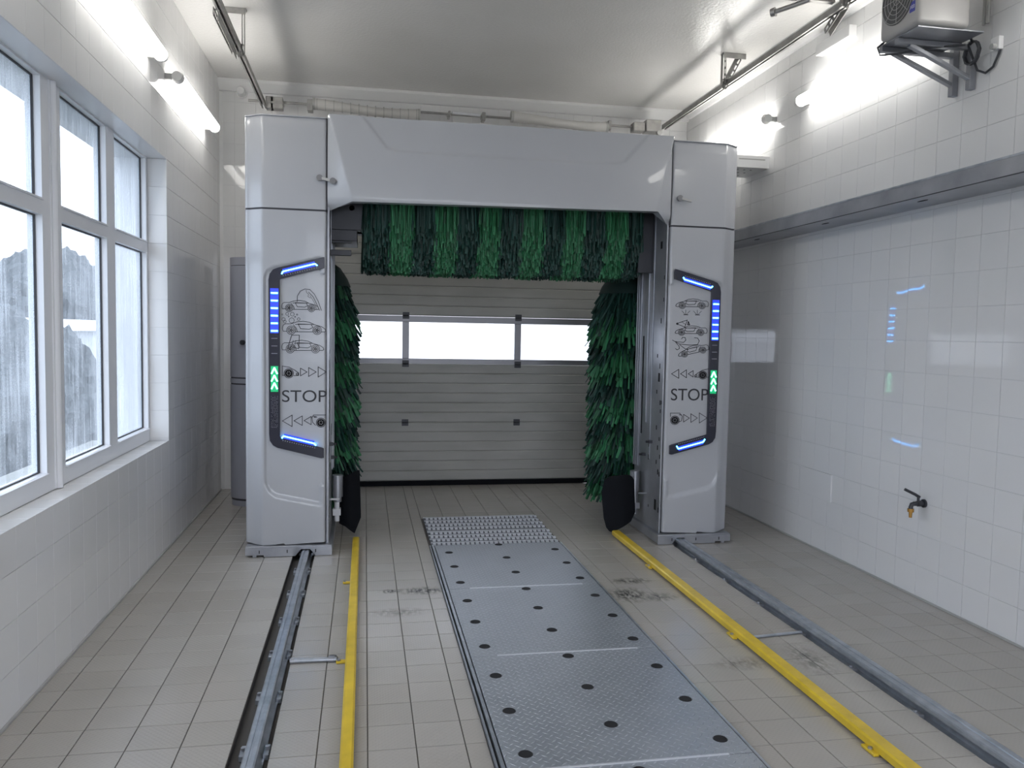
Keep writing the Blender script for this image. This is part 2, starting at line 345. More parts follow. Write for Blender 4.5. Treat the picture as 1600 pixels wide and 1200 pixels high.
def wl(y, z, a, c):
    y0, y1, z0, z1 = y - a / 2, y + a / 2, z - c / 2, z + c / 2
    if y1 > OY0 + .01 and y0 < OY1 - .01 and z1 > OZ0 + .01 and z0 < OZ1 - .01: return None
    return ((XL - .004, y, z), (0, 1, 0), (0, 0, 1), (1, 0, 0), a, c)
yb = sorted(set(round(q, 4) for q in rows(.16, .2, 1.0, YB) if abs(q - OY0) > .03 and abs(q - OY1) > .03) | {OY0, OY1})
zb = sorted(set(round(q, 4) for q in zr if abs(q - OZ0) > .03 and abs(q - OZ1) > .03) | {OZ0, OZ1})
cl = [c for c in grid_cells(yb, zb, wl) if c]
cl += grid_cells([-1.53, XL], [round(q, 3) for q in rows(.1, .2, OY0, OY1)], lambda x, y, a, c: ((x, y, OZ0 - .006), (1, 0, 0), (0, 1, 0), (0, 0, 1), a, c))
cl += grid_cells([-1.53, XL], [OZ0 + .004] + [z for z in zr if OZ0 + .01 < z < OZ1 - .02] + [OZ1], lambda x, z, a, c: ((x, OY1 + .006, z), (1, 0, 0), (0, 0, 1), (0, -1, 0), a, c))
lay(wall_left, cl, 'wtile', .004, .0007, 300, .0006)
wbk = lambda x, z, a, c: ((x, YB + .004, z), (1, 0, 0), (0, 0, 1), (0, -1, 0), a, c)
cells = grid_cells([XL, -1.26, -1.06, DX0], zr, wbk) + grid_cells([DX1, 3.0, 3.2, XR], zr, wbk) + grid_cells(rows(.14, .2, DX0, DX1), [DZ1, 3.2, 3.4, 3.6, 3.8, 4.0], wbk)
lay(wall_back, cells, 'wtile', .004, .0007, 300, .0006)
S('baseboard_right', MB().box(XR - .008, XR - .0005, 1.0, YB - .02, .0005, .012), 'cap'); S('baseboard_left', MB().box(XL + .0005, XL + .010, 1.0, YB - .04, .0005, .012), 'cap')

# windows -------------------------------------------------------------------
def clear_out(o, d):
    o.data.materials.append(M_['clear'])
    for p in o.data.polygons: p.material_index = 1 if p.normal.dot(d) > .5 else 0
    return o
def window(name, y0, y1, panes):
    b = MB(); XF, XG = -1.53, -1.60
    zt, zb_ = OZ1, OZ0
    ys = sorted({y0, y1} | {v for p in panes for v in p}); cur = y0
    cols = [y0] + [v for p in panes for v in p] + [y1]
    for i in range(0, len(cols), 2): b.box(XG, XF, cols[i], cols[i + 1], zb_, zt)
    for p in panes:
        for z0, z1 in ((zb_, .878), (2.132, 2.213), (2.79, zt)):
            if z1 - z0 > .001: b.box(XG, XF, p[0], p[1], z0, z1)
    fr = S(name, b, 'pvc', bevel=.0)
    for p in panes:
        for z0, z1 in ((.878, 2.132), (2.213, 2.79)):
            clear_out(MB().box(-1.578, -1.572, p[0] + .001, p[1] - .001, z0 + .001, z1 - .001).build('pane', 'glass', fr), Vector((-1, 0, 0)))
            q = MB(); t = .006
            for a in ((p[0], p[0] + t, z0, z1), (p[1] - t, p[1], z0, z1), (p[0] + t, p[1] - t, z0, z0 + t), (p[0] + t, p[1] - t, z1 - t, z1)): q.box(-1.572, -1.562, a[0], a[1], a[2], a[3])
            q.build('gasket', 'gasket', fr)
            q = MB(); t = .02
            q.prism([(0, 0)] * 0 or [(-1.531, z0 - .012), (-1.518, z0 - .012), (-1.518, z0 - .004), (-1.531, z0 + .0)], 'y', p[0], p[1]); q.build('glazing_bead', 'pvc', fr)
    return fr
window('window_1', 2.56, 4.385, [(2.62, 3.36), (3.52, 4.262)])
window('window_2', 4.395, OY1, [(4.512, 5.25), (5.412, 6.142)])
S('trim_4', MB().cyl((-1.522, 4.39, OZ0 + .001), (-1.522, 4.39, OZ1 - .001), .02, 14).box(-1.56, -1.522, 4.36, 4.42, OZ0 + .001, OZ1 - .001), 'pvc', smooth=True)
S('trim_5', MB().box(WO - .12, -1.601, OY0, OY1, OZ0 - .04, OZ0 + .004), 'slab')

# door at the far end ------------------------------------------------------------
dz = [.045, .658, 1.270, 1.768, 2.38, 3.06]
d1 = S('door_1', MB().box(DX0 + .02, DX0 + .06, YB + .03, YB + .05, 0, DZ1).box(DX1 - .06, DX1 - .02, YB + .03, YB + .05, 0, DZ1), 'alu')
YD = 8.40
for i, (z0, z1) in enumerate(zip(dz, dz[1:])):
    if i == 2: continue
    nr = max(2, round((z1 - z0) / .105)); st = (z1 - z0) / nr; prof = []
    for k in range(nr):
        a = z0 + k * st; prof += [(YD + (.006 if k else .008), a + .001), (YD, a + .012), (YD, a + st - .006)]
    prof += [(YD + .008, z1 - .001), (YD + .04, z1 - .001), (YD + .04, z0 + .001)]
    MB().prism(prof, 'x', DX0 + .065, DX1 - .065).build('door_panel', 'door', d1)
b = MB(); z0, z1 = dz[2], dz[3]; wb_ = [(-.77, .382), (.45, 1.562), (1.63, 2.78)]
b.box(DX0 + .065, DX1 - .065, YD, YD + .04, z0 + .001, 1.325).box(DX0 + .065, DX1 - .065, YD, YD + .04, 1.702, z1 - .001)
for x0, x1 in ((DX0 + .065, -.77), (.382, .45), (1.562, 1.63), (2.78, DX1 - .065)): b.box(x0, x1, YD, YD + .04, 1.325, 1.702)
b.build('window_frame', 'alu', d1, bevel=.003, seg=1)
for x0, x1 in wb_: clear_out(MB().box(x0 + .001, x1 - .001, YD + .015, YD + .02, 1.326, 1.701).build('pane', 'dglass', d1), Vector((0, 1, 0)))
for x in (.416, 1.597):
    for z in (.658, 1.272, 1.768, 2.38):
        hb = MB().box(x - .034, x + .034, YD - .006, YD - .001, z - .034, z + .034).cyl((x - .03, YD - .012, z), (x + .03, YD - .012, z), .008, 8)
        for sx_ in (-1, 1):
            for sz_ in (-1, 1): hb.cyl((x + sx_ * .022, YD - .006, z + sz_ * .022), (x + sx_ * .022, YD - .012, z + sz_ * .022), .006, 6)
        hb.build('hinge', 'dark', d1)
MB().box(DX0 + .065, DX1 - .065, YD - .012, YD + .03, -.004, .044).build('rubber_seal', 'rubber', d1, bevel=.006)
S('trim_6', MB().box(DX0, DX1, YD + .05, YD + .15, -.01, .0), 'dark')

# outside ------------------------------------------------------------------------
S('ground', MB().box(-45, -1.9, -8, 60, -.6, -.5).box(-30, 30, 8.7, 60, -.6, -.5).box(-12, 14, -30, -1.4, -.2, -.05), 'ground')
def blob(name, label, cx, cy, cz, rx, ry, rz, seed, cat='hedge'):
    bm = bmesh.new(); bmesh.ops.create_icosphere(bm, subdivisions=5, radius=1); rnd = random.Random(seed)
    from mathutils import noise
    for v in bm.verts:
        n = noise.fractal(v.co * 4 + Vector((seed, 0, 0)), 1, 2, 4) * .06 + rnd.uniform(-.04, .04); v.co *= 1 + n
        v.co = Vector((cx + v.co.x * rx, cy + v.co.y * ry, max(-.52, cz + v.co.z * rz)))
    me = bpy.data.meshes.new(name); bm.to_mesh(me); bm.free(); me.materials.append(M_['hedge']); o = bpy.data.objects.new(name, me); C.objects.link(o); return tag(o, label, cat)
blob('hedge', 'dark rounded hedge seen through the misted left window', -4.6, 10.3, .2, 1.1, 1.7, 1.75, 3)
blob('shrub', 'dark sloping bush in front of the pale shed outside the window', -5.6, 15.2, -.1, 1.0, 2.4, 1.75, 5, 'shrub')
sh = thing('shed', 'pale shed with a shallow curved roof outside beyond the bush', 'shed', (-11, 31, -.5))
MB().box(-13.5, -9.0, 25.5, 36, -.5, 1.45).build('wall', 'shed', sh)
MB().prism([(-13.8, 1.45)] + [(-11.25 + 2.5 * math.cos(a), 1.5 + .35 * math.sin(a)) for a in [PI - k * PI / 12 for k in range(13)]] + [(-8.7, 1.45)], 'y', 25.3, 36.2).build('roof', 'shed', sh)
blob('tree', 'hazy grey tree crown rising beyond the curved shed roof outside the window', -17.5, 50, 1.4, 3.2, 5.5, 4.6, 9, 'tree')
tag(MB().prism([(-3.3, -.499), (-3.1, .2), (-2.7, .25), (-2.3, -.499)], 'y', 7.0, 13.5).build('concrete_ramp', 'slab'), 'low grey concrete ramp outside under the window', 'ramp')
tag(MB().prism([(-22, -.499), (-24, 4.2), (-27, 4.6), (-33, -.499)], 'y', 24, 70).build('embankment', 'hedge'), 'distant dark slope blurred by the misted glass', 'slope')
S('trim_7', MB().box(WO, -1.601, OY1 - .004, OY1 + .002, OZ0 + .004, OZ1).box(WO, -1.601, OY0, OY1 - .004, OZ1 - .006, OZ1 - .0005), 'pvc')

# ---------------------------------------------------------------- pit cover
pc = thing('pit_cover', 'galvanised chequer plate cover with black holes down the middle of the lane', 'floor cover', (.987, 4.6, 0))
PX0, PX1 = .520, 1.470
ys = [-.35, .70, 1.71, 2.765, 3.812, 4.866, 5.90]
hx = (.605, .995, 1.388)
for k, (a, c) in enumerate(zip(ys, ys[1:])):
    if c < .5: continue
    pl = MB().box(PX0, PX1, a + .002, c - .002, .004, .02).build('cover_plate', 'chequer', pc, bevel=.0015, seg=1)
    for j, x in enumerate(hx):
        y = (5.87 if j == 1 else 5.693) - .3515 * 20
        while y < 6:
            if a + .02 < y < c - .02: MB().cyl((x, y, .0195), (x, y, .0208), .027, 20).cyl((x, y, .0195), (x, y, .0212), .030, 20, .028, cap=False).build('lifting_hole', 'slot', pl)
            y += .3515
    if k: MB().box(PX0 + .13, PX1 - .1, a - .004, a + .006, .0201, .0225).build('weld_strip', 'weld', pc)
b = MB().box(.483, .490, -.35, 5.92, -.005, .016).box(.500, .514, -.35, 5.92, -.005, .019)
b.build('edge_channel', 'rail', pc); MB().box(.490, .500, -.35, 5.92, -.005, .004).box(PX1, 1.478, -.35, 5.92, -.005, .004).build('gap_strip', 'slot', pc)
MB().box(1.478, 1.490, -.35, 5.92, -.005, .014).build('edge_channel', 'rail', pc)
for y0, y1 in ((5.915, 6.355), (6.385, 6.86)):
    g_ = MB(); nrow = 4
    g_.box(.50, 1.475, y0, y1, -.004, .006)
    fr = g_.build('grating', 'tray', pc)
    t = MB(); step = (y1 - y0) / nrow
    for r_ in range(nrow):
        yy = y0 + (r_ + .5) * step; t.box(.50, 1.475, yy + step * .40, yy + step * .44, .006, .012)
        for k in range(27):
            x = .512 + k * .0362 + (.008 if r_ % 2 else 0); t.box(x, x + .021, yy - step * .20, yy + step * .08, .006, .0175)
    t.build('grip_teeth', 'weld', fr)
MB().box(.50, 1.475, 6.355, 6.385, -.004, .012).build('cross_bar', 'galv', pc)

# ---------------------------------------------------------------- rails and wheel guides
def rail(xc, side, label):
    t = thing('gantry_rail', label, 'rail', (xc, 4, -.035), 'running rails of the wash gantry')
    s = .025 if side < 0 else .038
    prof = [(xc - .038, -.033), (xc + .038, -.033), (xc + .038, -.026), (xc + .008, -.018), (xc + .008, .018), (xc + s, .024), (xc + s, .040), (xc + s - .006, .045), (xc + .006, .045), (xc + .004, .041), (xc - .004, .041), (xc - .006, .045), (xc - s + .006, .045), (xc - s, .040), (xc - s, .024), (xc - .008, .018), (xc - .008, -.018), (xc - .038, -.026)]
    MB().prism(prof, 'y', -.8, 8.1).build('rail_profile', 'rail', t)
    for k in range(18):
        y = 5.392 - .4735 * 11 + k * .4735 + (0 if side > 0 else .09)
        if not (.8 < y < 8): continue
        for sd in ((-1, 1) if side < 0 else (-1,)):
            x0, x1 = sorted((xc + sd * .03, xc + sd * (.056 if side < 0 else .060)))
            cl = MB().box(x0, x1, y - .04, y + .04, -.034, -.008 if side < 0 else -.002).build('rail_clamp', 'rail' if side < 0 else 'galv', t, bevel=.004, seg=1)
            MB().cyl((xc + sd * .045, y, -.008), (xc + sd * .045, y, .004), .008, 6).build('bolt', 'galv', cl)
    return t
rail(-.404, -1, 'steel track rail in a wet trough, left of the left yellow guide bar')
rail(2.404, 1, 'steel track rail in a wet trough, right of the right yellow guide bar')
def guide(xc, wd, y1, side, clips, label):
    t = thing('wheel_guide', label, 'guide bar', (xc, 4, 0), 'yellow wheel guide bars')
    MB().prism([(xc - wd / 2, .012), (xc + wd / 2, .012), (xc + wd / 2, .038), (xc + wd / 2 - .008, .045), (xc - wd / 2 + .008, .045), (xc - wd / 2, .038)], 'y', .2, y1).build('bar', 'yellow', t)
    for y in clips:
        x0 = xc - wd / 2 - .045 if side < 0 else xc - wd / 2 - .02
        c = MB().box(x0, xc - wd / 2 + .004, y - .012 - (0 if side < 0 else .03), y + .012 + (0 if side < 0 else .03), .001, .013).build('fixing_tab', 'yellow', t, bevel=.002, seg=1)
        MB().cyl((x0 + .012, y, .013), (x0 + .012, y, .02), .009, 6).build('bolt', 'galv', c)
    for k in range(9): MB().box(xc - .02, xc + .02, .5 + k * .66, .58 + k * .66, .0005, .012).build('packing_strip', 'dark', t)
guide(-.057, .05, 6.12, -1, (1.4, 2.63, 3.875, 5.119), 'yellow steel wheel guide bar on the floor, left of the pit cover')
guide(1.985, .066, 6.10, 1, (1.48, 2.736, 3.939, 5.227), 'yellow steel wheel guide bar on the floor, right of the pit cover')
t = thing('drain_pipe', 'thin grey conduit lying across the floor between left rail and yellow bar', 'pipe', (-.25, 3.9, 0))
MB().cyl((-.345, 3.905, .011), (-.125, 3.898, .011), .011, 12).build('pipe', 'rail', t, smooth=True); MB().cyl((-.165, 3.90, .011), (-.135, 3.90, .011), .017, 12).cyl((-.342, 3.905, .011), (-.325, 3.905, .011), .015, 12).build('pipe_collar', 'galv', t, smooth=True)
MB().cyl((-.145, 3.94, .001), (-.145, 3.94, .012), .026, 10, .018).build('drain_plug', 'wet', t)
t = thing('drain_pipe', 'thin grey conduit lying across the floor between right yellow bar and rail', 'pipe', (2.2, 3.91, 0))
MB().cyl((2.03, 3.895, .008), (2.345, 3.93, .008), .008, 12).build('pipe', 'rail', t, smooth=True)

# ---------------------------------------------------------------- wash gantry
gy = thing('wash_gantry', 'grey white roll-over car wash gantry with green brushes standing on two rails', 'car wash', (1.0, 6.6, 0))
CX = 1.0
def mx0(x, s): return x if s < 0 else 2 * CX - x
def sdf_poly(px, pz, poly):
    d = 1e9; ins = False; n = len(poly)
    for i in range(n):
        x0, z0 = poly[i]; x1, z1 = poly[(i + 1) % n]; ex, ez = x1 - x0, z1 - z0; wx, wz = px - x0, pz - z0
        t = max(0, min(1, (wx * ex + wz * ez) / (ex * ex + ez * ez + 1e-12))); d = min(d, math.hypot(wx - ex * t, wz - ez * t))
        if (z0 > pz) != (z1 > pz) and px < (x1 - x0) * (pz - z0) / (z1 - z0) + x0: ins = not ins
    return -d if ins else d
def smooth01(t): t = max(0, min(1, t)); return t * t * (3 - 2 * t)
def shell(name, path, z0f, z1, nz, depth, m, parent, s, topround=0, th=True):
    """cover sheet: path of plan points, depth(x,z) pushes the front face in"""
    b = MB(); W_ = len(path)
    for k in range(nz + 1):
        for (x, y) in path:
            zb0 = z0f(x); z = zb0 + (z1 - zb0) * k / nz; yy = y + depth(x, z)
            if topround and z > z1 - topround:
                q = (z - (z1 - topround)) / topround; yy += topround * .6 * (1 - math.sqrt(max(0, 1 - q * q)))
            b.v.append((mx0(x, s), yy, z))
    for k in range(nz):
        for i in range(W_ - 1): b.f.append((k * W_ + i, k * W_ + i + 1, (k + 1) * W_ + i + 1, (k + 1) * W_ + i))
    for row in (0, nz):                           # return lips closing the edge
        o = len(b.v)
        for i, (x, y) in enumerate(path):
            v = b.v[row * W_ + i]; b.v.append((v[0] + (0), max(v[1], 5.80) + .0 if False else min(v[1] + .045, 7.3), v[2]))
        for i in range(W_ - 1): b.f.append((row * W_ + i, row * W_ + i + 1, o + i + 1, o + i))
    return b.build(name, m, parent, smooth=True)
def arc(cx, cy, r, a0, a1, n): return [(cx + r * math.cos(a0 + (a1 - a0) * k / n), cy + r * math.sin(a0 + (a1 - a0) * k / n)) for k in range(n + 1)]
def colpath():
    p = [(-.271, 5.93), (-.271, 5.88)] + arc(-.286, 5.845, .015, 0, -PI / 2, 5)
    x = -.29
    while x > -.700: p.append((x, 5.83)); x -= .007
    p += [(-.706, 5.832), (-.714, 5.838), (-.76, 5.868), (-.79, 5.892)] + arc(-.796, 5.925, .03, -PI * .6, -PI, 5)[0:] + [(-.827, 5.98), (-.828, 6.2), (-.828, 6.7), (-.82, 7.25)]
    return p
REC = [(-.20, 2.115), (-.300, 2.112), (-.64, 2.03), (-.675, 2.01), (-.693, 1.97), (-.690, .55), (-.682, .50), (-.655, .452), (-.61, .420), (-.30, .352), (-.20, .335)]
def rec_depth(x, z):
    if x < -.705 or x > -.29 and False: return 0
    dd = sdf_poly(x, z, REC); fade = smooth01((z - .30) / .12)
    e = smooth01((-.288 - x) / .03) if x > -.33 else 1
    return .014 * smooth01((-dd + .004) / .02) * (e if (z < .5 or z > 2.0) else 1)
def lowz(x): return .088 - .012 * max(0, 1 - ((x + .69) / .14) ** 2) if x < -.55 else .076 + .012 * 0 + (x + .55) * .045
STOPX = {}
for s, side in ((-1, 'left'), (1, 'right')):
    mx = mx0
    # chassis of folded sheet, set back from the cover, with a pocket for the side brush
    plan = [(-.80, 5.95), (-.262, 5.95), (-.262, 5.86), (-.25, 5.86), (-.25, 6.46), (-.27, 6.46), (-.27, 6.50), (-.775, 6.50), (-.775, 7.40), (-.80, 7.40)]
    ch = MB().prism([(mx(x, s), y) for x, y in plan], 'z', .075, 3.02).build('column_frame', 'galv', gy)
    ch['label'] = 'bare galvanised sheet frame of the %s column' % side
    b = MB()
    for y, wd, pr_ in ((6.10, .010, .006), (6.20, .016, .010), (6.37, .010, .010), (6.42, .014, .012), (6.45, .01, .018)):
        xa, xb = sorted((mx(-.2505, s), mx(-.25 + pr_, s))); b.box(xa, xb, y - wd / 2, y + wd / 2, (.62 if y < 6.2 else .9 if y < 6.35 else .52), 2.95)
    b.build('guide_profile', 'galv', ch, bevel=.002, seg=1)
    b = MB(); xa, xb = sorted((mx(-.2503, s), mx(-.2488, s)))
    for y, z, hy, hz in ((5.965, 2.302, .02, .028), (5.93, 1.719, .006, .02), (5.93, 1.369, .006, .02), (5.94, 1.281, .018, .034), (5.985, 1.447, .008, .014), (5.98, 1.167, .008, .015), (5.90, 1.087, .010, .018), (5.875, 1.09, .006, .014), (5.89, 1.022, .007, .014), (5.965, .887, .009, .017), (5.90, .804, .008, .014), (6.12, .73, .010, .017), (5.93, .733, .009, .018), (6.12, .63, .012, .02), (5.88, .669, .007, .016), (5.95, .618, .008, .016), (5.91, .545, .010, .02), (5.88, .532, .008, .018), (5.95, .28, .02, .042), (5.88, .251, .007, .02), (6.10, .24, .006, .01), (5.885, 1.88, .006, .015), (5.885, 2.05, .006, .015)):
        b.box(xa, xb, y - hy, y + hy, z - hz, z + hz)
    b.build('punched_hole', 'slot', ch)
    xa, xb = sorted((mx(-.2503, s), mx(-.2475, s))); MB().box(xa, xb, 6.30, 6.325, .80, 1.60).build('slide_slot', 'slot', ch)
    b = MB()
    for y, z in ((6.06, .762), (6.21, .64)): b.box(*sorted((mx(-.25, s), mx(-.225, s))), y - .016, y + .016, z - .012, z + .012); b.cyl((mx(-.225, s), y, z), (mx(-.20, s), y, z), .009, 8)
    b.build('roller_bolt', 'dark', ch)
    # drive motor and hose fitting low on the inner face
    b = MB().cyl((mx(-.20, s), 6.30, .32), (mx(-.20, s), 6.30, .49), .040, 20).cyl((mx(-.20, s), 6.30, .28), (mx(-.20, s), 6.30, .32), .030, 16)
    mo = b.build('brush_motor', 'galv', ch, smooth=True)
    MB().cyl((mx(-.205, s), 6.295, .13), (mx(-.205, s), 6.295, .28), .02, 12).box(*sorted((mx(-.235, s), mx(-.175, s))), 6.26, 6.32, .18, .23).cyl((mx(-.25, s), 6.15, .33), (mx(-.18, s), 6.15, .33), .008, 8).build('valve', 'pvc' if s < 0 else 'galv', ch, smooth=True)
    # base carriage
    poly = [(-.82, .0), (-.82, .0)]
    base = [(-.815, .002 + .065), (-.222, .002 + .065), (-.222, .003), (-.335, .003), (-.375, .052), (-.435, .052), (-.475, .003), (-.69, .003), (-.69, .016), (-.74, .016), (-.74, .003), (-.765, .003), (-.765, .016), (-.815, .016)]
    ba = MB().prism([(mx(x, s), z) for x, z in base], 'y', 5.79, 5.80).build('base_plate', 'galv', gy); 
    b = MB()
    for x in (-.72, -.53, -.335): b.box(*sorted((mx(x - .003, s), mx(x + .003, s))), 5.788, 5.7895, .028, .05)
    b.build('punched_hole', 'slot', ba)
    MB().box(*sorted((mx(-.815, s), mx(-.46, s))), 5.80, 7.35, .0165, .074).box(*sorted((mx(-.35, s), mx(-.222, s))), 5.80, 7.35, .006, .074).box(*sorted((mx(-.46, s), mx(-.35, s))), 5.80, 7.35, .05, .074).build('carriage', 'galv', gy, bevel=.002, seg=1)
    MB().box(*sorted((mx(-.73, s), mx(-.285, s))), 5.87, 5.95, .074, .10).build('base_gasket', 'dark', gy)
    for y in (5.98, 7.1): MB().cyl((mx(-.404, s) - .02, y, .047 + .055), (mx(-.404, s) + .02, y, .047 + .055), .055, 20).build('wheel', 'dark', gy)
    lo = shell('lower_cover', colpath(), lowz, 2.427, 170, (rec_depth if s < 0 else (lambda x, z: rec_depth(x + (.028 if x < -.35 else 0), z))), 'cover', gy, s)
    lo['label'] = 'silver white lower front cover of the %s column' % side
    up = shell('upper_cover', colpath(), lambda x: 2.440, 3.075, 14, lambda x, z: 0, 'cover', gy, s, .03)
    up['label'] = 'silver white upper front cover of the %s column' % side
    MB().prism([(mx(x, s), y) for x, y in colpath()], 'z', 3.066, 3.072).build('top_cap', 'cover', up)
    MB().prism([(mx(x, s), y + .012) for x, y in colpath()[2:-4]] + [(mx(-.80, s), 7.2), (mx(-.29, s), 7.2)], 'z', 2.41, 2.455).build('joint_strip', 'seam', lo)
    # latch
    lx, lz = (-.315, 2.655) if s < 0 else (mx(-.325, 1), 2.64)
    la = MB().cyl((lx, 5.829, lz), (lx, 5.80, lz), .018, 16, .022).build('latch_knob', 'knob', up, smooth=True)
    MB().bar((lx, 5.812, lz), (lx + .09, 5.80, lz - .02), .02, .018).build('latch_arm', 'cap', up)
    if s < 0: MB().cyl((lx + .09, 5.815, lz - .02), (lx + .09, 5.788, lz - .02), .019, 16, .022).build('latch_knob', 'knob', up, smooth=True)

    # ---- display: black frame, LED strips, printed pictures
    YP = 5.8425
    mx = (lambda x, s: x if s < 0 else 2 * CX - x + .028)
    fr = [(-.282, 2.112), (-.30, 2.108), (-.595, 2.030), (-.63, 2.015), (-.652, 1.985), (-.660, 1.945), (-.657, .87), (-.652, .82), (-.63, .787), (-.60, .770), (-.30, .692), (-.282, .695), (-.282, .762), (-.30, .770), (-.578, .845), (-.583, .85), (-.583, 1.945), (-.578, 1.952), (-.30, 2.030), (-.282, 2.035)]
    f = MB().prism([(mx(x, s), z) for x, z in fr], 'y', 5.826, 5.848).build('display_frame', 'frame', gy, bevel=.002, seg=2)
    f['label'] = 'black gloss bracket-shaped light frame on the %s column' % side
    YL = 5.8225
    def strip(pts, wd, name, m, y=YL, t=.003):
        b = MB()
        for (x0, z0), (x1, z1) in zip(pts, pts[1:]): b.bar((mx(x0, s), y, z0), (mx(x1, s), y, z1), t, wd)
        return b.build(name, m, f)
    if s < 0:
        top = [(-.571, 1.985), (-.562, 2.003), (-.345, 2.063), (-.330, 2.050)]; bot = [(-.571, .838), (-.558, .853), (-.350, .800), (-.336, .785)]
        dt = [(-.560, 1.975), (-.335, 2.036)]; db = [(-.562, .822), (-.345, .768)]
    else:
        top = [(-.370, 2.062), (-.358, 2.043), (-.575, 1.983), (-.585, 1.998)][::-1]; bot = [(-.335, .760), (-.350, .738), (-.552, .790), (-.565, .812)]
        dt = [(-.370, 2.071), (-.570, 2.015)]; db = [(-.352, .775), (-.555, .828)]
        top = [(-.348, 2.050), (-.358, 2.034), (-.575, 1.977), (-.588, 1.990)]; dt = [(-.365, 2.060), (-.565, 2.007)]
    for q, dd in ((top, dt), (bot, db)):
        strip([q[1], q[2]], .034, 'led_glow', 'blueglow', 5.8245, .002)  # added strip, imitates LED glow spreading over the black frame
        strip(q, .009, 'led_strip', 'blue')
        (x0, z0), (x1, z1) = dd; b = MB()
        for k in range(15): x = x0 + (x1 - x0) * k / 14; z = z0 + (z1 - z0) * k / 14; b.box(mx(x, s) - .003, mx(x, s) + .003, 5.822, 5.824, z - .003, z + .003)
        b.build('led_dots', 'unlit', f)
    MB().box(*sorted((mx(-.648, s), mx(-.592, s))), 5.8236, 5.8255, 1.575, 1.885).build('led_glow', 'blueglow', f)  # added plate, imitates blue glow around the level lights
    for k in range(9):
        z = 1.853 - k * .0525; wd, hh = (.023, .0055) if k < 6 else (.02, .002)
        MB().box(mx(-.620, s) - wd, mx(-.620, s) + wd, 5.8205, 5.8232, z - hh, z + hh).build('level_light', 'blue' if k < 6 else 'unlit', f)
    MB().box(*sorted((mx(-.645, s), mx(-.595, s))), 5.8236, 5.8255, 1.165, 1.345).build('led_glow', 'greenglow', f)  # added plate, imitates green glow around the arrows
    for k in range(3):
        z = 1.335 - k * .053
        b = MB(); c_ = mx(-.620, s); b.bar((c_ - .02, 5.8215, z - .045), (c_ + .001, 5.8215, z), .003, .011).bar((c_ + .02, 5.8215, z - .045), (c_ - .001, 5.8215, z), .003, .011); b.build('arrow_light', 'green', f)
    b = MB(); rnd = random.Random(3)
    for r_ in range(24):
        for c_ in range(8):
            if rnd.random() < .7: x = mx(-.641, s) + (c_ * .006 if s < 0 else -c_ * .006); z = .915 + r_ * .0095; b.box(x - .0014, x + .0014, 5.8245, 5.8256, z - .0014, z + .0014)
    b.build('led_dots', 'unlit', f)
    # printed pictures and lettering (pixel frames of the panels -> panel metres)
    if s < 0: U = lambda px, py: (-2.49669 + 4.36594e-3 * px + 5.27e-6 * py, 3.89446 + 5.072e-5 * px - 4.50316e-3 * py)
    else: U = lambda px, py: (-3.27104 + 5.22764e-3 * px + 1.67816e-4 * py, 4.12791 + 5.691e-5 * px - 4.92644e-3 * py)
    ic = MB()
    def cut():
        if ic.v: ic.build('printed_pictogram', 'print', gy)
        ic.v, ic.f = [], []
    def L(pts, wd=.0032, closed=False): ic.stroke([U(*p) for p in pts], wd, YP, .0012, closed)
    def circ(cx, cy, r, wd=.0032, n=20, ar=1.): L([(cx + r * math.cos(2 * PI * k / n), cy + r * ar * math.sin(2 * PI * k / n)) for k in range(n)], wd, True)
    def car(x, y, wd, fl=1, rot=0, half=None):     # side view, nose to +x when fl = 1
        def T(u, v):
            u = u if fl > 0 else 1 - u; a, c = (u - .5) * wd, -v * wd; cr_, sr_ = math.cos(rot), math.sin(rot)
            return (x + wd / 2 + a * cr_ - c * sr_, y + a * sr_ + c * cr_)
        def poly(p, closed=False, w_=.003): L([T(*q) for q in p], w_, closed)
        poly([(.02, .03), (0, .1), (.02, .17), (.07, .2), (.2, .2), (.33, .245), (.48, .26), (.62, .24), (.75, .18), (.9, .14), (.98, .09), (1, .04), (.97, .02), (.9, .02)])
        poly([(.3, .02), (.7, .02)]); poly([(.1, .03), (.02, .03)])
        poly([(.36, .2), (.42, .09), (.62, .08), (.7, .12), (.66, .19)], True); poly([(.3, .19), (.72, .19)])
        poly([(.25, .18), (.32, .1), (.34, .03)])
        for wx in (.2, .8):
            for r in (.098, .066, .03): L([T(wx + r * math.cos(a), .055 + r * math.sin(a)) for a in [2 * PI * k / 18 for k in range(19)]], .0028)
            for k in range(5): poly([(wx, .055), (wx + .06 * math.cos(k * 1.257), .055 + .06 * math.sin(k * 1.257))], w_=.002)
    def tri(x0, x1, y0, y1, right): L([(x0, y0), (x0, y1), (x1, (y0 + y1) / 2)] if right else [(x1, y0), (x1, y1), (x0, (y0 + y1) / 2)], .0034, True)
    def wheel(cx, cy, r):
        circ(cx, cy, r, .0034, 24); circ(cx, cy, r * .78, .003, 24); circ(cx, cy, r * .6, .006, 20); circ(cx, cy, r * .15, .004, 8)
        for k in range(7): a = k * 2 * PI / 7; L([(cx, cy), (cx + r * .58 * math.cos(a), cy + r * .58 * math.sin(a))], .005)
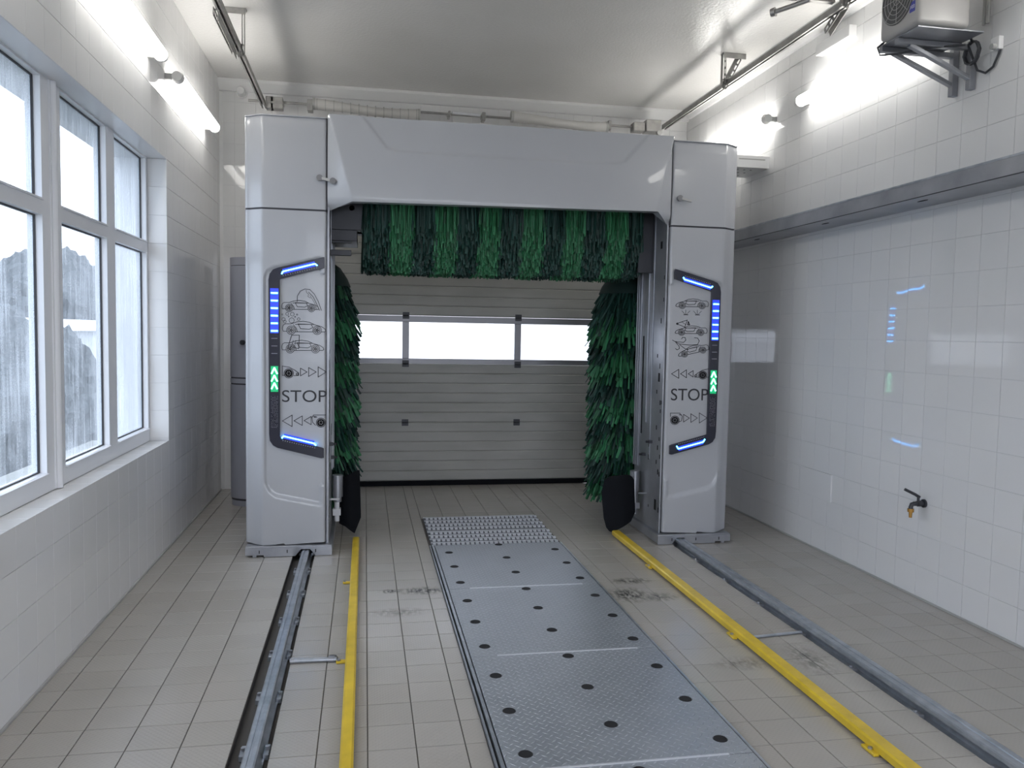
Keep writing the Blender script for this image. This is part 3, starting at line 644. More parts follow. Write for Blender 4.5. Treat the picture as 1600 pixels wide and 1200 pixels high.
    if s < 0:
        car(440, 484, 58); L([(464, 471), (464.5, 462), (469, 454.5), (476, 451.2), (484, 452), (491, 459), (497, 470), (502, 484)]); L([(482, 456), (489, 463), (494, 473), (499, 484)]); L([(484, 461), (491, 472), (495, 483)], .002)
        L([(478, 453), (479, 457), (482, 459), (481, 463), (485, 465)], .0022)
        cut()
        car(441, 519, 68)
        for cx, cy, r in ((448.5, 490, 2.2), (456.5, 490.5, 3.), (441, 491, .9), (464, 491, 1.), (443, 498.5, 2.6), (455.5, 500, 4), (466.5, 498, 2.1), (445, 502, 2.2), (451, 494, .8), (461, 494.5, .8)): circ(cx, cy, r, .002, 12)
        cut()
        car(440, 548, 66); L([(455.5, 523), (467.5, 523), (466.5, 544), (455, 541), (449, 544), (455.5, 523)]); L([(458, 531), (455, 540)], .002); L([(462, 531), (460, 541)], .002)
        cut()
        L([(441, 571), (441, 585.5), (444.5, 585.5)]); L([(441, 571), (452, 573), (461, 578), (466.5, 582), (466.5, 586), (459, 586)]); wheel(451, 582.5, 7.2); circ(464.3, 583.8, 1.6)
        for x0, x1, h_ in ((469.3, 479.5, 6), (482, 494, 7), (497, 510, 8)): tri(x0, x1, 580.5 - h_, 580.5 + h_, True)
        cut()
        for x0, x1, h_ in ((441, 456, 9), (459, 472, 7.5), (475, 486, 6.5)): tri(x0, x1, 657 - h_, 657 + h_, False)
        L([(509.5, 648.3), (490, 648.3), (487.5, 652), (488.5, 660), (493, 664.5)]); L([(490, 650.5), (495, 651.5), (491, 652)], .004); wheel(501.5, 660.5, 7.2)
        tx = (440.5, 627.3, 510.8)
    else:
        car(1056, 480, 51, -1)
        for cx in (1071.5, 1089.5): L([(cx - 3, 491.5), (cx + 3.5, 491.5)], .004); L([(cx, 491), (cx, 484)], .002); L([(cx - 1, 491), (cx - 6, 485.5)], .002); L([(cx + 1, 491), (cx + 6.5, 485.5)], .002)
        cut()
        car(1055, 521.5, 50, -1); L([(1057, 505.5), (1074, 499.5), (1070, 510.5), (1057, 505.5)]); L([(1066, 503), (1072, 507)], .002); L([(1075.5, 502), (1077.5, 507), (1074.5, 507)], .005, True); circ(1058.5, 505.5, 1.2, .004, 8)
        cut()
        car(1060, 552, 49, -1, -.22); L([(1051, 531), (1062, 537), (1078, 538.5), (1090, 537.5), (1092.5, 532), (1090, 527.5), (1085, 527)]); L([(1055, 533), (1068, 534.5), (1071.5, 531), (1070.5, 527), (1066.5, 526.5), (1065, 529)]); L([(1056, 534.5), (1061, 540), (1061.5, 544), (1058, 546), (1055.5, 544)]); L([(1062, 538), (1070, 544), (1075, 546)], .003)
        cut()
        L([(1107, 575.5), (1097, 578), (1090, 582), (1085.5, 586), (1085.5, 588.5), (1092, 588.5)]); wheel(1098, 585.5, 6.2); circ(1087.3, 586, 1.5); L([(1104, 588.5), (1107, 588.5)])
        for x0, x1, h_ in ((1049.3, 1060.5, 7), (1063.3, 1072.5, 6.2), (1075.2, 1083, 5)): tri(x0, x1, 583.3 - h_, 583.3 + h_, False)
        cut()
        L([(1047.5, 644.5), (1062, 644.8), (1066, 650), (1064.5, 657), (1061, 658.5)]); L([(1047.5, 644.5), (1047.5, 650)]); L([(1061, 647), (1065, 648)], .004); wheel(1054.3, 655.8, 6.7)
        for x0, x1, h_ in ((1067.8, 1077, 6), (1079.3, 1089.5, 6.8), (1092.5, 1104.8, 8)): tri(x0, x1, 652.8 - h_, 652.8 + h_, True)
        tx = (1048.2, 624.8, 1106.3)
    cut()
    fc = bpy.data.curves.new('stop', 'FONT'); fc.body = 'STOP'; fc.size = .1; fc.extrude = .0006
    fo = bpy.data.objects.new('stop', fc); C.objects.link(fo); bpy.context.view_layer.update()
    me = bpy.data.meshes.new_from_object(fo.evaluated_get(bpy.context.evaluated_depsgraph_get())); bpy.data.objects.remove(fo)
    xs = [v.co.x for v in me.vertices]; yv = [v.co.y for v in me.vertices]; xa, za = U(tx[0], tx[1]); xb, _ = U(tx[2], tx[1]); zt_ = U(tx[0], tx[1] - 18.6)[1]
    for v in me.vertices:
        v.co = Vector((xa + (v.co.x - min(xs)) / (max(xs) - min(xs)) * (xb - xa), YP - v.co.z, za + (v.co.y - min(yv)) / (max(yv) - min(yv)) * (zt_ - za)))
    me.materials.clear(); me.materials.append(M_['print']); o = bpy.data.objects.new('stop_lettering', me); C.objects.link(o); adopt(o, gy); o['label'] = 'black printed word STOP'

# ---- crossbeam
FX0, FX1 = -.262, 2.262
FREC = [(-.08, 3.3), (-.045, 3.10), (.146, 2.872), (.19, 2.86), (.369, 2.852), (1.5, 2.850), (1.80, 2.858), (1.87, 2.872), (2.07, 3.10), (2.1, 3.3)]
def fy(x, z):
    y = 5.83
    t = (3.09 - z) / .585; xl = -.255 + t * .165; xr = 2.255 - t * .13      # slanting crease at both ends
    k = min(smooth01((x - FX0) / max(.006, xl - FX0)) if x < xl else 1, smooth01((FX1 - x) / max(.006, FX1 - xr)) if x > xr else 1)
    lin = min(1, (x - FX0) / max(.006, xl - FX0), (FX1 - x) / max(.006, FX1 - xr))
    y -= .065 * max(0, lin)
    y += .012 * smooth01((-sdf_poly(x, z, FREC) + .006) / .02)
    y += .02 * max(0, (2.53 - z) / .04) ** 2 * .6 if z < 2.53 else 0
    return y
def fz0(x):
    if x < -.094: return 2.437 + (x - FX0) / (-.094 - FX0) * .060
    if x > 2.14: return 2.437 + (FX1 - x) / (FX1 - 2.14) * .088
    return 2.497 + (x + .094) / 2.234 * .028
xs = [FX0 + k * .0085 for k in range(int((FX1 - FX0) / .0085) + 1)] + [FX1]; nz_ = 52; b = MB(); W_ = len(xs)
for k in range(nz_ + 1):
    for x in xs:
        z0 = fz0(x); z = z0 + (3.082 - z0) * k / nz_; b.v.append((x, fy(x, z), z))
for k in range(nz_):
    for i in range(W_ - 1): b.f.append((k * W_ + i, k * W_ + i + 1, (k + 1) * W_ + i + 1, (k + 1) * W_ + i))
for row, zz in ((0, .0), (nz_, 0)):
    o = len(b.v)
    for i in range(W_): v = b.v[row * W_ + i]; b.v.append((v[0], 5.88, v[2] + (.004 if row == 0 else 0)))
    for i in range(W_ - 1): b.f.append((row * W_ + i, row * W_ + i + 1, o + i + 1, o + i))
fc_ = b.build('crossbeam_cover', 'cover', gy, smooth=True); fc_['label'] = 'wide silver white fascia with recessed trapezoid between the columns'
MB().box(-.27, -.2625, 5.842, 5.88, 2.44, 3.07).box(2.2625, 2.27, 5.842, 5.88, 2.44, 3.07).build('joint_strip', 'seam', fc_)
MB().box(-.26, 2.26, 5.90, 6.02, 2.74, 3.0).box(-.26, 2.26, 6.85, 6.97, 2.40, 3.0).box(-.26, 2.26, 6.02, 6.85, 2.98, 3.0).build('crossbeam', 'dark', gy)
MB().box(-.25, -.0, 6.10, 6.19, 2.34, 2.74).box(-.25, -.06, 6.10, 6.19, 2.26, 2.34).box(-.25, -.06, 6.19, 6.7, 2.27, 2.33).box(-.25, -.10, 6.12, 6.16, 2.245, 2.30).build('brush_arm', 'dark', gy, bevel=.003, seg=1)
MB().box(2.13, 2.25, 6.15, 6.19, 2.10, 2.74).build('brush_arm', 'dark', gy, bevel=.003, seg=1)
MB().box(-.25, -.10, 6.02, 6.06, 2.145, 2.185).build('cross_pin', 'dark', gy, bevel=.003, seg=1)
b = MB().cyl((-.20, 6.12, 2.52), (-.20, 6.16, 2.52), .03, 12).cyl((-.10, 6.10, 2.50), (-.10, 6.16, 2.50), .02, 12).box(-.18, -.06, 6.13, 6.15, 2.42, 2.46)
b.build('arm_bracket', 'galv', gy)

# ---- brushes
def strand(b, pts, wd):
    """flat foam strip: 3-sided tube through pts"""
    o = len(b.v); n = len(pts); s2 = Vector((random.uniform(-1, 1), random.uniform(-1, 1), random.uniform(-.3, .3))).normalized()
    for i, p in enumerate(pts):
        d = (pts[min(i + 1, n - 1)] - pts[max(i - 1, 0)]).normalized(); a = d.cross(s2).normalized() * wd / 2; c = d.cross(a).normalized() * wd * .3
        b.v += [tuple(p - a - c * .4), tuple(p + a - c * .4), tuple(p + c)]
    for i in range(n - 1):
        for k in range(3): b.f.append((o + i * 3 + k, o + i * 3 + (k + 1) % 3, o + i * 3 + 3 + (k + 1) % 3, o + i * 3 + 3 + k))
    e = o + (n - 1) * 3; b.f.append((e, e + 1, e + 2))
def fast_build(b, name, m, parent):
    me = bpy.data.meshes.new(name); me.from_pydata(b.v, [], b.f); me.update(); me.materials.append(M_[m]); o = bpy.data.objects.new(name, me); C.objects.link(o); adopt(o, parent); return tag(o, kind='stuff')
def side_brush(cx, cy, R, seed, side):
    random.seed(seed)
    core = MB().cyl((cx, cy, .12), (cx, cy, 2.35), .05, 16).cyl((cx, cy, .3), (cx, cy, 1.98), R * .62, 24, R * .55).build('side_brush', 'gdark', gy)
    core['label'] = 'upright shaggy green brush at the %s column' % side
    br, dk = MB(), MB()
    for i in range(3800):
        za = .36 + 1.78 * random.random(); a = random.uniform(0, 2 * PI)
        ph = ((za + .02 * math.sin(a * 3 + seed)) % .335) / .335; bright = .12 < ph < .6 and za < 1.97
        if random.random() < .03: bright = not bright
        Rt = R * random.uniform(.84, 1.10) * (1 if za < 1.9 else 1 - (za - 1.9) * .9); L_ = random.uniform(.16, .27)
        tw = random.uniform(-.22, .22)
        def pt(r, z, da=0): return Vector((cx + r * math.cos(a + da), cy + r * math.sin(a + da), z))
        pts = [pt(Rt * .45, za + .03), pt(Rt * .72, za - .02, tw * .3), pt(Rt * .88, za - .02 - L_ * .45, tw * .6), pt(Rt * 1.06, max(.13, za - .02 - L_), tw)]
        strand(br if bright else dk, pts, random.uniform(.019, .026))
    for i in range(60):
        za = random.uniform(.3, 1.8); a = random.uniform(0, 2 * PI); p = Vector((cx + R * .8 * math.cos(a), cy + R * .8 * math.sin(a), za)); q = Vector((cx + R * 1.22 * math.cos(a), cy + R * 1.22 * math.sin(a), za - random.uniform(.08, .2)))
        strand(dk, [p, (p + q) / 2 + Vector((0, 0, .015)), q], .014)
    fast_build(br, 'bright_bristles', 'gbright', core); fast_build(dk, 'dark_bristles', 'gdark', core)
    # smooth conical top skirt
    n = 30; prof = [(.04, 2.20), (R * .35, 2.18), (R * .62, 2.12), (R * .80, 2.03), (R * .88, 1.965)]
    b = MB()
    for r, z in prof: b.v += [(cx + r * math.cos(2 * PI * k / n), cy + r * math.sin(2 * PI * k / n), z + (random.uniform(-.015, .015) if z < 1.9 else 0)) for k in range(n)]
    for j in range(len(prof) - 1):
        for k in range(n): b.f.append((j * n + k, j * n + (k + 1) % n, (j + 1) * n + (k + 1) % n, (j + 1) * n + k))
    b.build('brush_skirt', 'skirt', core, smooth=True)
side_brush(-.405, 6.93, .325, 11, 'left'); side_brush(2.345, 6.93, .335, 23, 'right')
random.seed(5)
tb = MB().cyl((-.04, 6.35, 2.64), (2.15, 6.35, 2.64), .14, 24).build('top_brush', 'gdark', gy); tb['label'] = 'horizontal curtain brush with dark and bright green stripes under the crossbeam'
br, dk = MB(), MB()
for i in range(6500):
    x = random.uniform(-.015, 2.145); front = random.random() < .72
    ph = ((x - .262 + .08 + random.uniform(-.012, .012)) % .3325) / .3325; bright = ph < .5 and x > .15 and x < 2.03
    fr_ = random.random(); yy = 6.35 + (-1 if front else 1) * (.10 + .17 * fr_); zt_ = random.uniform(2.035, 2.055) + fr_ ** 1.6 * .40 * random.uniform(.75, 1)
    zt_ += .012 * (x / 2.1)
    if yy > 6.3: zt_ = random.uniform(2.04, 2.09)
    z0 = 2.70 + random.uniform(-.06, .04); dxx = random.uniform(-.018, .018)
    pts = [Vector((x, 6.35 + (yy - 6.35) * .45, z0)), Vector((x, yy, z0 - .12)), Vector((x + dxx * .5, yy + random.uniform(-.01, .01), (z0 + zt_) / 2 - .03)), Vector((x + dxx, yy - .004, zt_))]
    strand(br if bright else dk, pts, random.uniform(.012, .017))
fast_build(br, 'bright_bristles', 'gbright', tb); fast_build(dk, 'dark_bristles', 'gdark', tb)

# ---- splash guards: curved black rubber flaps by the brush feet
def flap(pts, y0, name, side):
    b = MB(); n = 8
    for t in range(n + 1):
        u = t / n
        top = Vector(pts[0]).lerp(Vector(pts[1]), u); bot = Vector(pts[3]).lerp(Vector(pts[2]), u); bow = math.sin(u * PI) * -.05
        for p in (top, bot): b.v.append((p.x, y0 + bow, p.y))
    k = len(b.v)
    for v in list(b.v): b.v.append((v[0], v[1] + .02, v[2]))
    for t in range(n): a = 2 * t; b.f += [(a, a + 2, a + 3, a + 1), (k + a, k + a + 1, k + a + 3, k + a + 2), (a, k + a, k + a + 2, a + 2), (a + 1, a + 3, k + a + 3, k + a + 1)]
    b.f += [(0, 1, k + 1, k), (2 * n, k + 2 * n, k + 2 * n + 1, 2 * n + 1)]
    o = b.build(name, 'rubber', gy, smooth=True); o['label'] = 'black rubber splash guard beside the %s brush' % side
def flap_poly(poly, y0, side, bow):
    xs_ = [p[0] for p in poly]; xa, xb = min(xs_), max(xs_); n = 14; b = MB()
    def span(x):
        zs = []
        for i in range(len(poly)):
            (x0, z0), (x1, z1) = poly[i], poly[(i + 1) % len(poly)]
            if abs(x1 - x0) > 1e-9 and min(x0, x1) - 1e-9 <= x <= max(x0, x1) + 1e-9: zs.append(z0 + (z1 - z0) * (x - x0) / (x1 - x0))
        return min(zs), max(zs)
    for t in range(n + 1):
        x = xa + (xb - xa) * (t / n * .998 + .001); lo_, hi_ = span(x); yb_ = y0 - bow * math.sin(t / n * PI)
        b.v += [(x, yb_, lo_), (x, yb_, hi_), (x, yb_ + .015, lo_), (x, yb_ + .015, hi_)]
    for t in range(n):
        a = 4 * t; b.f += [(a, a + 4, a + 5, a + 1), (a + 2, a + 3, a + 7, a + 6), (a, a + 2, a + 6, a + 4), (a + 1, a + 5, a + 7, a + 3)]
    b.f += [(0, 1, 3, 2), (4 * n, 4 * n + 2, 4 * n + 3, 4 * n + 1)]
    o = b.build('splash_guard', 'rubber', gy, smooth=True); o['label'] = 'black rubber splash guard beside the %s brush' % side
flap_poly([(-.19, .475), (-.155, .46), (-.07, .505), (-.035, .51), (-.024, .48), (-.022, .13), (-.07, .014), (-.14, .07), (-.19, .085)], 6.40, 'left', .06)
flap_poly([(1.885, .34), (1.905, .44), (1.95, .475), (2.07, .485), (2.12, .475), (2.165, .42), (2.17, .17), (2.13, .10), (1.955, .014), (1.92, .06), (1.89, .2)], 6.18, 'right', .05)

# ---------------------------------------------------------------- cabinet behind the left column
cb = thing('cabinet', 'tall grey cabinet with rounded front standing in the corner behind the left column', 'cabinet', (-.86, 7.7, 0))
def bow_path(o): return [(-1.20, 8.1), (-1.20 - o, 7.66)] + [(-.865 - (.335 + o) * math.cos(a), 7.65 - (.2 + o) * math.sin(a)) for a in [k * PI / 16 for k in range(17)]] + [(-.53 + o, 7.66), (-.53, 8.1)]
for z0, z1, nm, mm, o in ((.0, .05, 'plinth', 'covergrey', -.01), (.05, .075, 'seam', 'seam', -.008), (.07, 1.10, 'lower_door', 'covergrey', 0), (1.10, 1.113, 'seam', 'seam', -.006), (1.113, 1.155, 'middle_band', 'covergrey', 0), (1.155, 1.168, 'seam', 'seam', -.006), (1.168, 2.16, 'upper_door', 'covergrey', 0), (2.16, 2.166, 'seam', 'seam', -.006), (2.166, 2.235, 'lid', 'covergrey', 0)):
    MB().prism(bow_path(o), 'z', z0, z1).build(nm, mm, cb, smooth=True)
MB().cyl((-1.06, 7.50, 1.48), (-1.075, 7.47, 1.48), .022, 12).build('knob', 'dark', cb, smooth=True)

# ---------------------------------------------------------------- lights
def lamp(x, sgn, y0, y1, z, label):
    t = thing('wall_light', label, 'light', (x, (y0 + y1) / 2, z), 'tube lights along the walls')
    wx = XL if sgn > 0 else XR
    MB().cyl((x, y0 + .05, z), (x, y1 - .05, z), .043, 20).build('lit_tube', 'tube', t, smooth=True)
    for a, c in ((y0, y0 + .05), (y1 - .05, y1)): MB().cyl((x, a, z), (x, c, z), .034 if a < (y0 + y1) / 2 else .044, 20, .044 if a < (y0 + y1) / 2 else .034).build('end_cap', 'capl', t, smooth=True, bevel=.0)
    for a in (y0 + .03, y1 - .03): MB().box(*sorted((wx + sgn * .0005, x - sgn * .03)), a - .015, a + .015, z - .02, z + .02).build('wall_bracket', 'cap', t)
for y0, y1, w_ in ((6.13, 7.64, 'farthest'), (4.21, 5.73, 'second farthest'), (2.29, 3.81, 'nearest')): lamp(-1.315, 1, y0, y1, 3.37, 'lit tube light on the left wall above the windows, %s from camera' % w_)
for y0, y1, w_ in ((6.38, 7.9, 'partly behind the gantry top'), (4.40, 5.92, 'between the gantry and the fan unit'), (2.30, 3.72, 'nearest the camera at the frame corner')): lamp(3.315, -1, y0, y1, 3.44, 'lit tube light on the right wall, %s' % w_)

# ---------------------------------------------------------------- overhead rails and hose line
def slotted(b, p, q, wd=.041, up=(1, 0, 0), holes=True):
    """perforated strut built from two side strips and rungs"""
    p, q = Vector(p), Vector(q); d = (q - p); L_ = d.length; d.normalize(); sd = d.cross(Vector(up)).normalized(); n = max(2, int(L_ / .05))
    for k in (-1, 1): b.bar(p + sd * k * wd * .36, q + sd * k * wd * .36, wd * .28 if False else .003, wd * .28, sd)
    for i in range(n + 1):
        c = p + d * (L_ * i / n); b.bar(c - sd * wd * .36, c + sd * wd * .36, .003, .018, d)
    b.bar(p + Vector(up) * wd * .5 + sd * wd * .5, q + Vector(up) * wd * .5 + sd * wd * .5, .003, wd, sd); return b
def chan(xc, zc, y0, y1, lab, brackets, sgn):
    t = thing('ceiling_rail', lab, 'rail', (xc, (y0 + y1) / 2, zc), 'hanging rails under the ceiling')
    w2, h2, t_ = .022, .022, .003
    prof = [(xc - w2, zc + h2), (xc + w2, zc + h2), (xc + w2, zc - h2), (xc + .008, zc - h2), (xc + .008, zc - h2 + .006), (xc + w2 - t_, zc - h2 + .006), (xc + w2 - t_, zc + h2 - t_), (xc - w2 + t_, zc + h2 - t_), (xc - w2 + t_, zc - h2 + .006), (xc - .008, zc - h2 + .006), (xc - .008, zc - h2), (xc - w2, zc - h2)]
    MB().prism(prof, 'y', y0, y1).build('channel', 'hang', t)
    for y in brackets:
        b = MB(); x = xc - .045 if sgn < 0 else xc + .028; e = 1 if sgn < 0 else -1
        slotted(b, (x, y, H - .004), (x, y, zc - .05), .041, (sgn, 0, 0))
        slotted(b, (x, y - .13, H - .02) if sgn > 0 else (x, y + .01, H - .02), (x, y - .01, zc - .04) if sgn > 0 else (x + .0, y + .01, zc - .04), .035, (sgn, 0, 0)) if False else None
        slotted(b, (x, y, zc - .05), (x + e * .13, y, H - .03), .035, (0, 1, 0))
        xa, xb = sorted((x - e * .03, x + e * .17)); b.box(xa, xb, y - .035, y + .035, H - .006, H - .0005).box(xa, xb, y - .035, y - .03, H - .045, H - .006)
        b.box(min(x, xc) - .01, max(x, xc) + .01, y - .02, y + .02, zc + h2, zc + h2 + .006)
        b.build('bracket', 'hang', t)
    return t
cr_l = chan(-.952, 3.715, -.5, 8.10, 'hanging steel channel rail under the ceiling on the left side', (2.9, 6.50), 1)
b = MB(); slotted(b, (-.985, 5.66, 3.665), (-.985, 6.42, 3.665), .06, (1, 0, 0)); b.box(-.983, -.955, 5.70, 5.72, 3.69, 3.696).box(-.983, -.955, 6.36, 6.38, 3.69, 3.696); b.build('splice_plate', 'hang', cr_l)
cr_r = chan(3.04, 3.765, -.5, 8.10, 'hanging steel channel rail under the ceiling on the right side', (2.2, 4.80, 6.56), -1)
t = thing('cross_channel', 'steel channel crossing below the ceiling at the top right of the frame', 'rail', (2, 4.95, 3.75))
MB().box(.2, 3.0, 4.93, 4.97, 3.79, 3.83).build('channel', 'hang', t)
b = MB(); slotted(b, (3.05, 4.9, 3.80), (3.05, 5.12, 3.68), .05, (1, 0, 0)); slotted(b, (.3, 4.95, 3.83), (.3, 4.95, H - .004), .04, (1, 0, 0)); b.build('bracket', 'hang', t)
t = thing('air_pipe', 'short capped grey pipe hanging beside the cross channel', 'pipe', (2.66, 5.0, 3.77))
MB().cyl((2.80, 4.90, 3.775), (2.65, 5.09, 3.755), .016, 12).cyl((2.66, 5.077, 3.756), (2.64, 5.10, 3.754), .03, 14, .026).build('pipe', 'hang', t, smooth=True); MB().box(2.78, 2.80, 4.89, 4.91, 3.775, H - .001).build('hanger', 'hang', t)

YH = 8.05; ZH = 3.735
hl = thing('hose_line', 'horizontal rod with two wrapped hose bundles hanging above the gantry', 'hose line', (.95, YH, ZH))
MB().cyl((-1.09, YH, ZH + .012), (2.99, YH, ZH), .012, 10).build('rod', 'hang', hl, smooth=True)
def clampb(x, wd, h): return MB().box(x - wd / 2, x + wd / 2, YH - .05, YH + .05, ZH - h, ZH + h * .8).box(x - wd / 2 - .006, x + wd / 2 + .006, YH - .052, YH + .052, ZH - h * .3, ZH + h * .1)
for x, wd, h in ((-.83, .11, .06), (-.525, .05, .06), (.80, .022, .035), (1.14, .035, .045), (2.43, .03, .05)): clampb(x, wd, h).build('clamp', 'hang', hl, bevel=.004, seg=1)
MB().box(2.68, 2.80, YH - .06, YH + .06, ZH - .05, ZH + .04).box(2.81, 2.97, YH - .07, YH + .07, ZH - .05, ZH + .07).build('trolley', 'hang', hl, bevel=.006, seg=1)
MB().cyl((2.95, YH - .08, ZH - .06), (2.95, YH - .03, ZH - .06), .025, 16).build('trolley_wheel', 'cap', hl, smooth=True)
MB().box(-.93, -.86, YH - .05, YH + .05, ZH - .06, ZH + .05).build('trolley', 'hang', hl, bevel=.004, seg=1)
MB().cyl((.83, YH, ZH + .02), (1.11, YH, ZH + .012), .018, 10).build('rod_sleeve', 'pvc', hl, smooth=True)
def bundle(x0, x1, dz_, wrap):
    n = 26; path = []; rad = []
    for k in range(n + 1):
        u = k / n; path.append((x0 + (x1 - x0) * u, YH, ZH + .0 + dz_ * (math.cos(u * PI) * .5) - .012 * math.sin(u * PI))); rad.append(.046 + (.004 if k % 2 and not wrap else 0) + .006 * math.cos(u * 6))
    h = MB().tube(path, .05, 14, rad).build('hose_bundle', 'hose', hl, smooth=True)
    b = MB()
    if wrap:
        m_ = 13
        for k in range(m_):
            u = (k + .5) / m_; c = Vector((x0 + (x1 - x0) * u, YH, ZH + dz_ * (math.cos(u * PI) * .5) - .012 * math.sin(u * PI))); b.cyl(c + Vector((-.004, 0, .0)), c + Vector((.004, 0, 0)), .053, 16)
    for u in (.01, .985): c = Vector((x0 + (x1 - x0) * u, YH, ZH + dz_ * (math.cos(u * PI) * .5))); b.cyl(c + Vector((-.012, 0, 0)), c + Vector((.012, 0, 0)), .056, 16)
    b.build('band', 'cap', h, smooth=True)
bundle(-.50, .52, .04, True); bundle(1.42, 2.42, .045, False)
tag(MB().cyl((-1.19, YB - .12, 3.885), (-1.19, YB - .02, 3.885), .035, 16, .04).cyl((-1.19, YB - .02, 3.885), (-1.19, YB - .001, 3.885), .05, 16).build('sensor', 'white', smooth=True), 'small round white sensor high in the far left corner', 'sensor')
tag(MB().box(.86, 1.06, YB - .03, YB - .001, 3.70, 3.84).build('junction_box', 'white', bevel=.004), 'small white wall box above the rod on the far wall', 'box')

# ---------------------------------------------------------------- right wall fittings
tr = thing('cable_tray', 'long grey metal trunking along the right wall above the tap', 'cable tray', (3.26, 4, 2.47), None)
TX = 3.12
MB().prism([(TX, 2.423), (XR - .001, 2.423), (XR - .001, 2.428), (TX + .005, 2.428), (TX + .005, 2.512), (TX + .05, 2.512), (TX + .05, 2.517), (TX, 2.517)], 'y', .5, 8.2).build('trunking', 'galv', tr)
MB().box(TX - .003, TX, .5, 8.2, 2.509, 2.520).build('top_lip', 'rail', tr)
MB().box(TX - .002, TX + .004, .5, 8.2, 2.4195, 2.424).build('lower_seam', 'dark', tr)
b = MB()
for k in range(12):
    y = 5.31 - 1.02 * 4 + k * 1.02
    if .6 < y < 8: b.prism([(3.225 + .012 * math.cos(a), y + .045 * math.sin(a)) for a in [2 * PI * i / 14 for i in range(14)]], 'z', 2.4215, 2.4235)
b.build('oval_slot', 'slot', tr)
tp = thing('tap', 'black lever tap with brass hose nozzle on the right wall', 'tap', (3.38, 4.40, .59))
tw = Vector((3.40, 4.37, .60))
b = MB().cyl(tw + Vector((-.001, 0, 0)), tw + Vector((-.012, 0, 0)), .026, 18).cyl(tw + Vector((-.012, 0, 0)), tw + Vector((-.075, 0.0, 0)), .014, 14).cyl(tw + Vector((-.025, 0, 0)), tw + Vector((-.05, 0, 0)), .019, 8).tube([tw + Vector((-.07, 0, .0)), tw + Vector((-.088, 0, -.004)), tw + Vector((-.094, 0, -.02)), tw + Vector((-.094, 0, -.035))], .013, 12)
b.build('tap_body', 'dark', tp, smooth=True)
MB().cyl(tw + Vector((-.045, 0, .012)), tw + Vector((-.045, 0, .04)), .008, 10).tube([tw + Vector((-.035, 0, .038)), tw + Vector((-.06, .01, .055)), tw + Vector((-.12, .03, .085))], .009, 8).build('lever', 'dark', tp, smooth=True)
MB().cyl(tw + Vector((-.094, 0, -.03)), tw + Vector((-.094, 0, -.05)), .019, 12).cyl(tw + Vector((-.094, 0, -.05)), tw + Vector((-.094, 0, -.085)), .011, 12, .009).build('nozzle', 'brass', tp, smooth=True)
tag(MB().box(XR - .012, XR - .0005, 5.365, 5.79, .395, .60).build('access_panel', 'wtile', bevel=.002), 'flat white access cover low on the right wall', 'panel')
tag(MB().box(XR - .06, XR - .0005, 5.30, 5.73, 3.735, 3.815).build('emergency_light', 'white', bevel=.004), 'slim white box light fitting high on the right wall', 'light fitting')
wt = thing('perforated_tray', 'white perforated tray beside the upper right gantry column', 'tray', (3.14, 6.55, 3.05))
MB().box(2.90, 3.399, 6.50, 6.505, 3.05, 3.15).box(2.90, 3.399, 6.505, 6.93, 3.05, 3.055).box(2.90, 3.399, 6.925, 6.93, 3.055, 3.15).build('tray', 'white', wt)
b = MB()
for k in range(6):
    for j in range(3): b.cyl((2.98 + k * .06, 6.6 + j * .12, 3.0495), (2.98 + k * .06, 6.6 + j * .12, 3.049), .010, 8)
b.build('perforation', 'slot', wt); MB().box(2.95, 3.10, 6.499, 6.4995, 3.10, 3.12).box(3.12, 3.36, 6.499, 6.4995, 3.115, 3.125).build('slot_line', 'cap', wt)
fu = thing('fan_unit', 'grey box-shaped fan unit with round grille on steel brackets on the right wall', 'fan unit', (3.0, 4.1, 3.3))
FXa, FXb, FY0, FY1, FZ0, FZ1 = 2.87, 3.19, 3.93, 4.25, 3.285, 3.80
MB().box(FXa, FXb, FY0, FY1, FZ0, FZ1).build('casing', 'unit', fu, bevel=.028, seg=5, smooth=True)
g_ = MB().cyl((FXa - .002, 4.10, 3.47), (FXa + .004, 4.10, 3.47), .135, 36).build('grille', 'fan', fu, smooth=True)
b = MB()
for r in (.03, .055, .08, .105, .128):
    b.tube([(FXa - .006, 4.10 + r * math.cos(2 * PI * k / 28), 3.47 + r * math.sin(2 * PI * k / 28)) for k in range(29)], .0018, 5)
for k in range(8): b.cyl((FXa - .006, 4.10, 3.47), (FXa - .006, 4.10 + .130 * math.cos(k * PI / 4), 3.47 + .130 * math.sin(k * PI / 4)), .0018, 5)
b.build('wire_guard', 'cap', g_)
st_ = MB().box(FXa - .0015, FXa + .0005, 3.952, 3.995, 3.355, 3.41).build('number_sticker', 'sticker', fu)
fc = bpy.data.curves.new('n', 'FONT'); fc.body = '103'; fc.size = .026; fc.extrude = .0004; fc.align_x = 'CENTER'
fo = bpy.data.objects.new('n', fc); C.objects.link(fo); bpy.context.view_layer.update()
me = bpy.data.meshes.new_from_object(fo.evaluated_get(bpy.context.evaluated_depsgraph_get())); bpy.data.objects.remove(fo)
for v in me.vertices: v.co = Vector((FXa - .0022 - v.co.z, 3.9735 - v.co.x, 3.373 + v.co.y))
me.materials.clear(); me.materials.append(M_['white']); o = bpy.data.objects.new('sticker_number', me); C.objects.link(o); adopt(o, st_)
o.matrix_parent_inverse = Matrix.Identity(4)
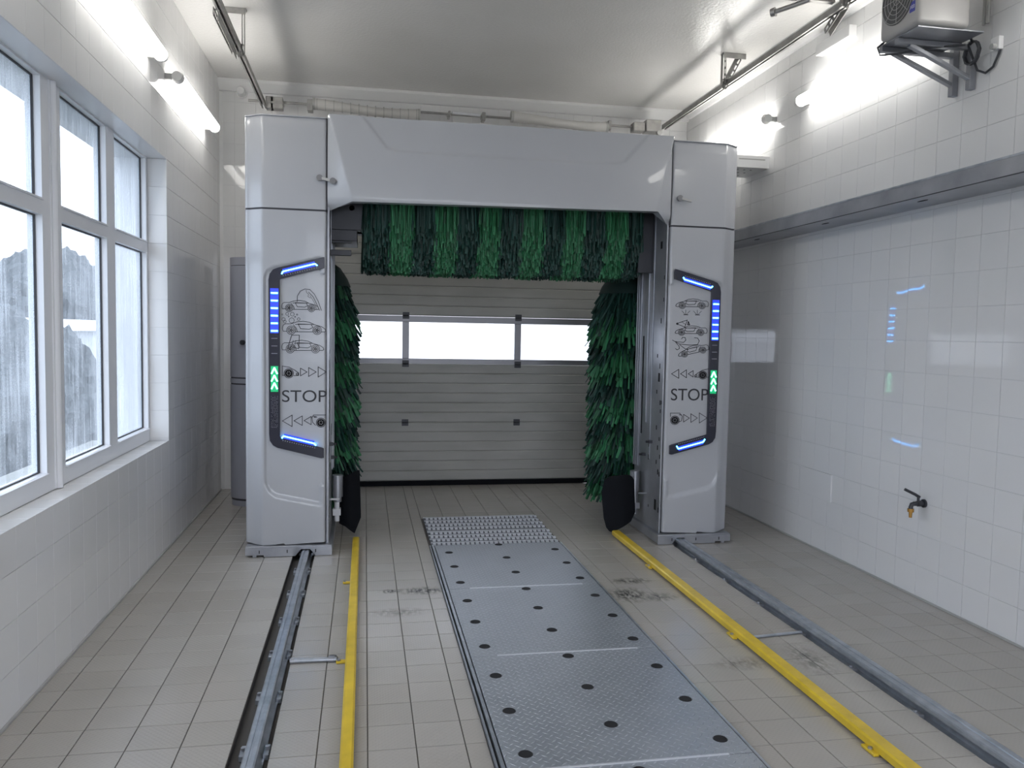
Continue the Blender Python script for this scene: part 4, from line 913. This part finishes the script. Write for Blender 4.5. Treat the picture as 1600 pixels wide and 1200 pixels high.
for y in (4.14, 4.28):
    b = MB(); yy = y
    b.box(3.36, XR - .001, yy - .018, yy + .018, 3.03, 3.30).bar((3.38, yy, 3.262), (2.90, yy, 3.262), .034, .03).bar((3.375, yy, 3.09), (2.98, yy, 3.248), .03, .022)
    b.build('wall_bracket', 'galv', fu, bevel=.002, seg=1)
MB().box(2.90, 3.30, 3.96, 4.30, 3.278, 3.285).build('mounting_plate', 'galv', fu)
b = MB()
coil = [Vector((3.20, 4.05, 3.31)), Vector((3.27, 4.03, 3.29))]
for k in range(44): a = k / 44 * 2 * PI * 3.0 + 1.5; coil.append(Vector((3.345 + .008 * math.sin(k), 4.10 + .055 * math.cos(a), 3.22 + .062 * math.sin(a))))
coil += [Vector((3.37, 4.08, 3.12)), Vector((3.38, 4.03, 3.09)), Vector((3.385, 3.98, 3.11)), Vector((3.39, 3.95, 3.17)), Vector((3.392, 3.94, 3.20))]
b.tube(coil, .0065, 7); b.tube([Vector((2.90, 4.24, 3.295)), Vector((2.86, 4.25, 3.26)), Vector((2.87, 4.24, 3.215)), Vector((2.95, 4.2, 3.215)), Vector((3.1, 4.15, 3.245)), Vector((3.3, 4.1, 3.26))], .006, 7)
b.build('power_cable', 'dark', fu, smooth=True)['label'] = 'dark coiled cable'
tag(MB().tube([(3.38, 4.03, H - .001), (3.38, 4.03, 3.6), (3.378, 4.03, 3.36)], .009, 8).tube([(3.38, 4.06, H - .001), (3.38, 4.06, 3.6), (3.378, 4.06, 3.36)], .009, 8).build('conduit', 'cap', smooth=True), 'pair of grey conduits running up the right wall behind the fan unit', 'pipe')
so = thing('wall_socket', 'small white wall socket with plug right of the fan unit', 'socket', (3.39, 3.95, 3.22))
MB().box(XR - .03, XR - .0005, 3.93, 3.99, 3.19, 3.26).build('socket_box', 'white', so, bevel=.004); MB().cyl((XR - .03, 3.955, 3.205), (XR - .055, 3.955, 3.205), .016, 12).build('plug', 'cap', so, smooth=True)

tag(MB().tube([(3.30 + .075 * math.cos(a) * 0, 3.88 + .085 * math.cos(a), 3.55 + .085 * math.sin(a)) for a in [k * PI / 12 for k in range(25)]], .006, 6).cyl((3.30, 3.88, 3.465), (XR - .001, 3.88, 3.465), .005, 6).build('cable_loop', 'cap', smooth=True), 'thin grey cable loop on the right wall at the upper frame edge', 'cable')
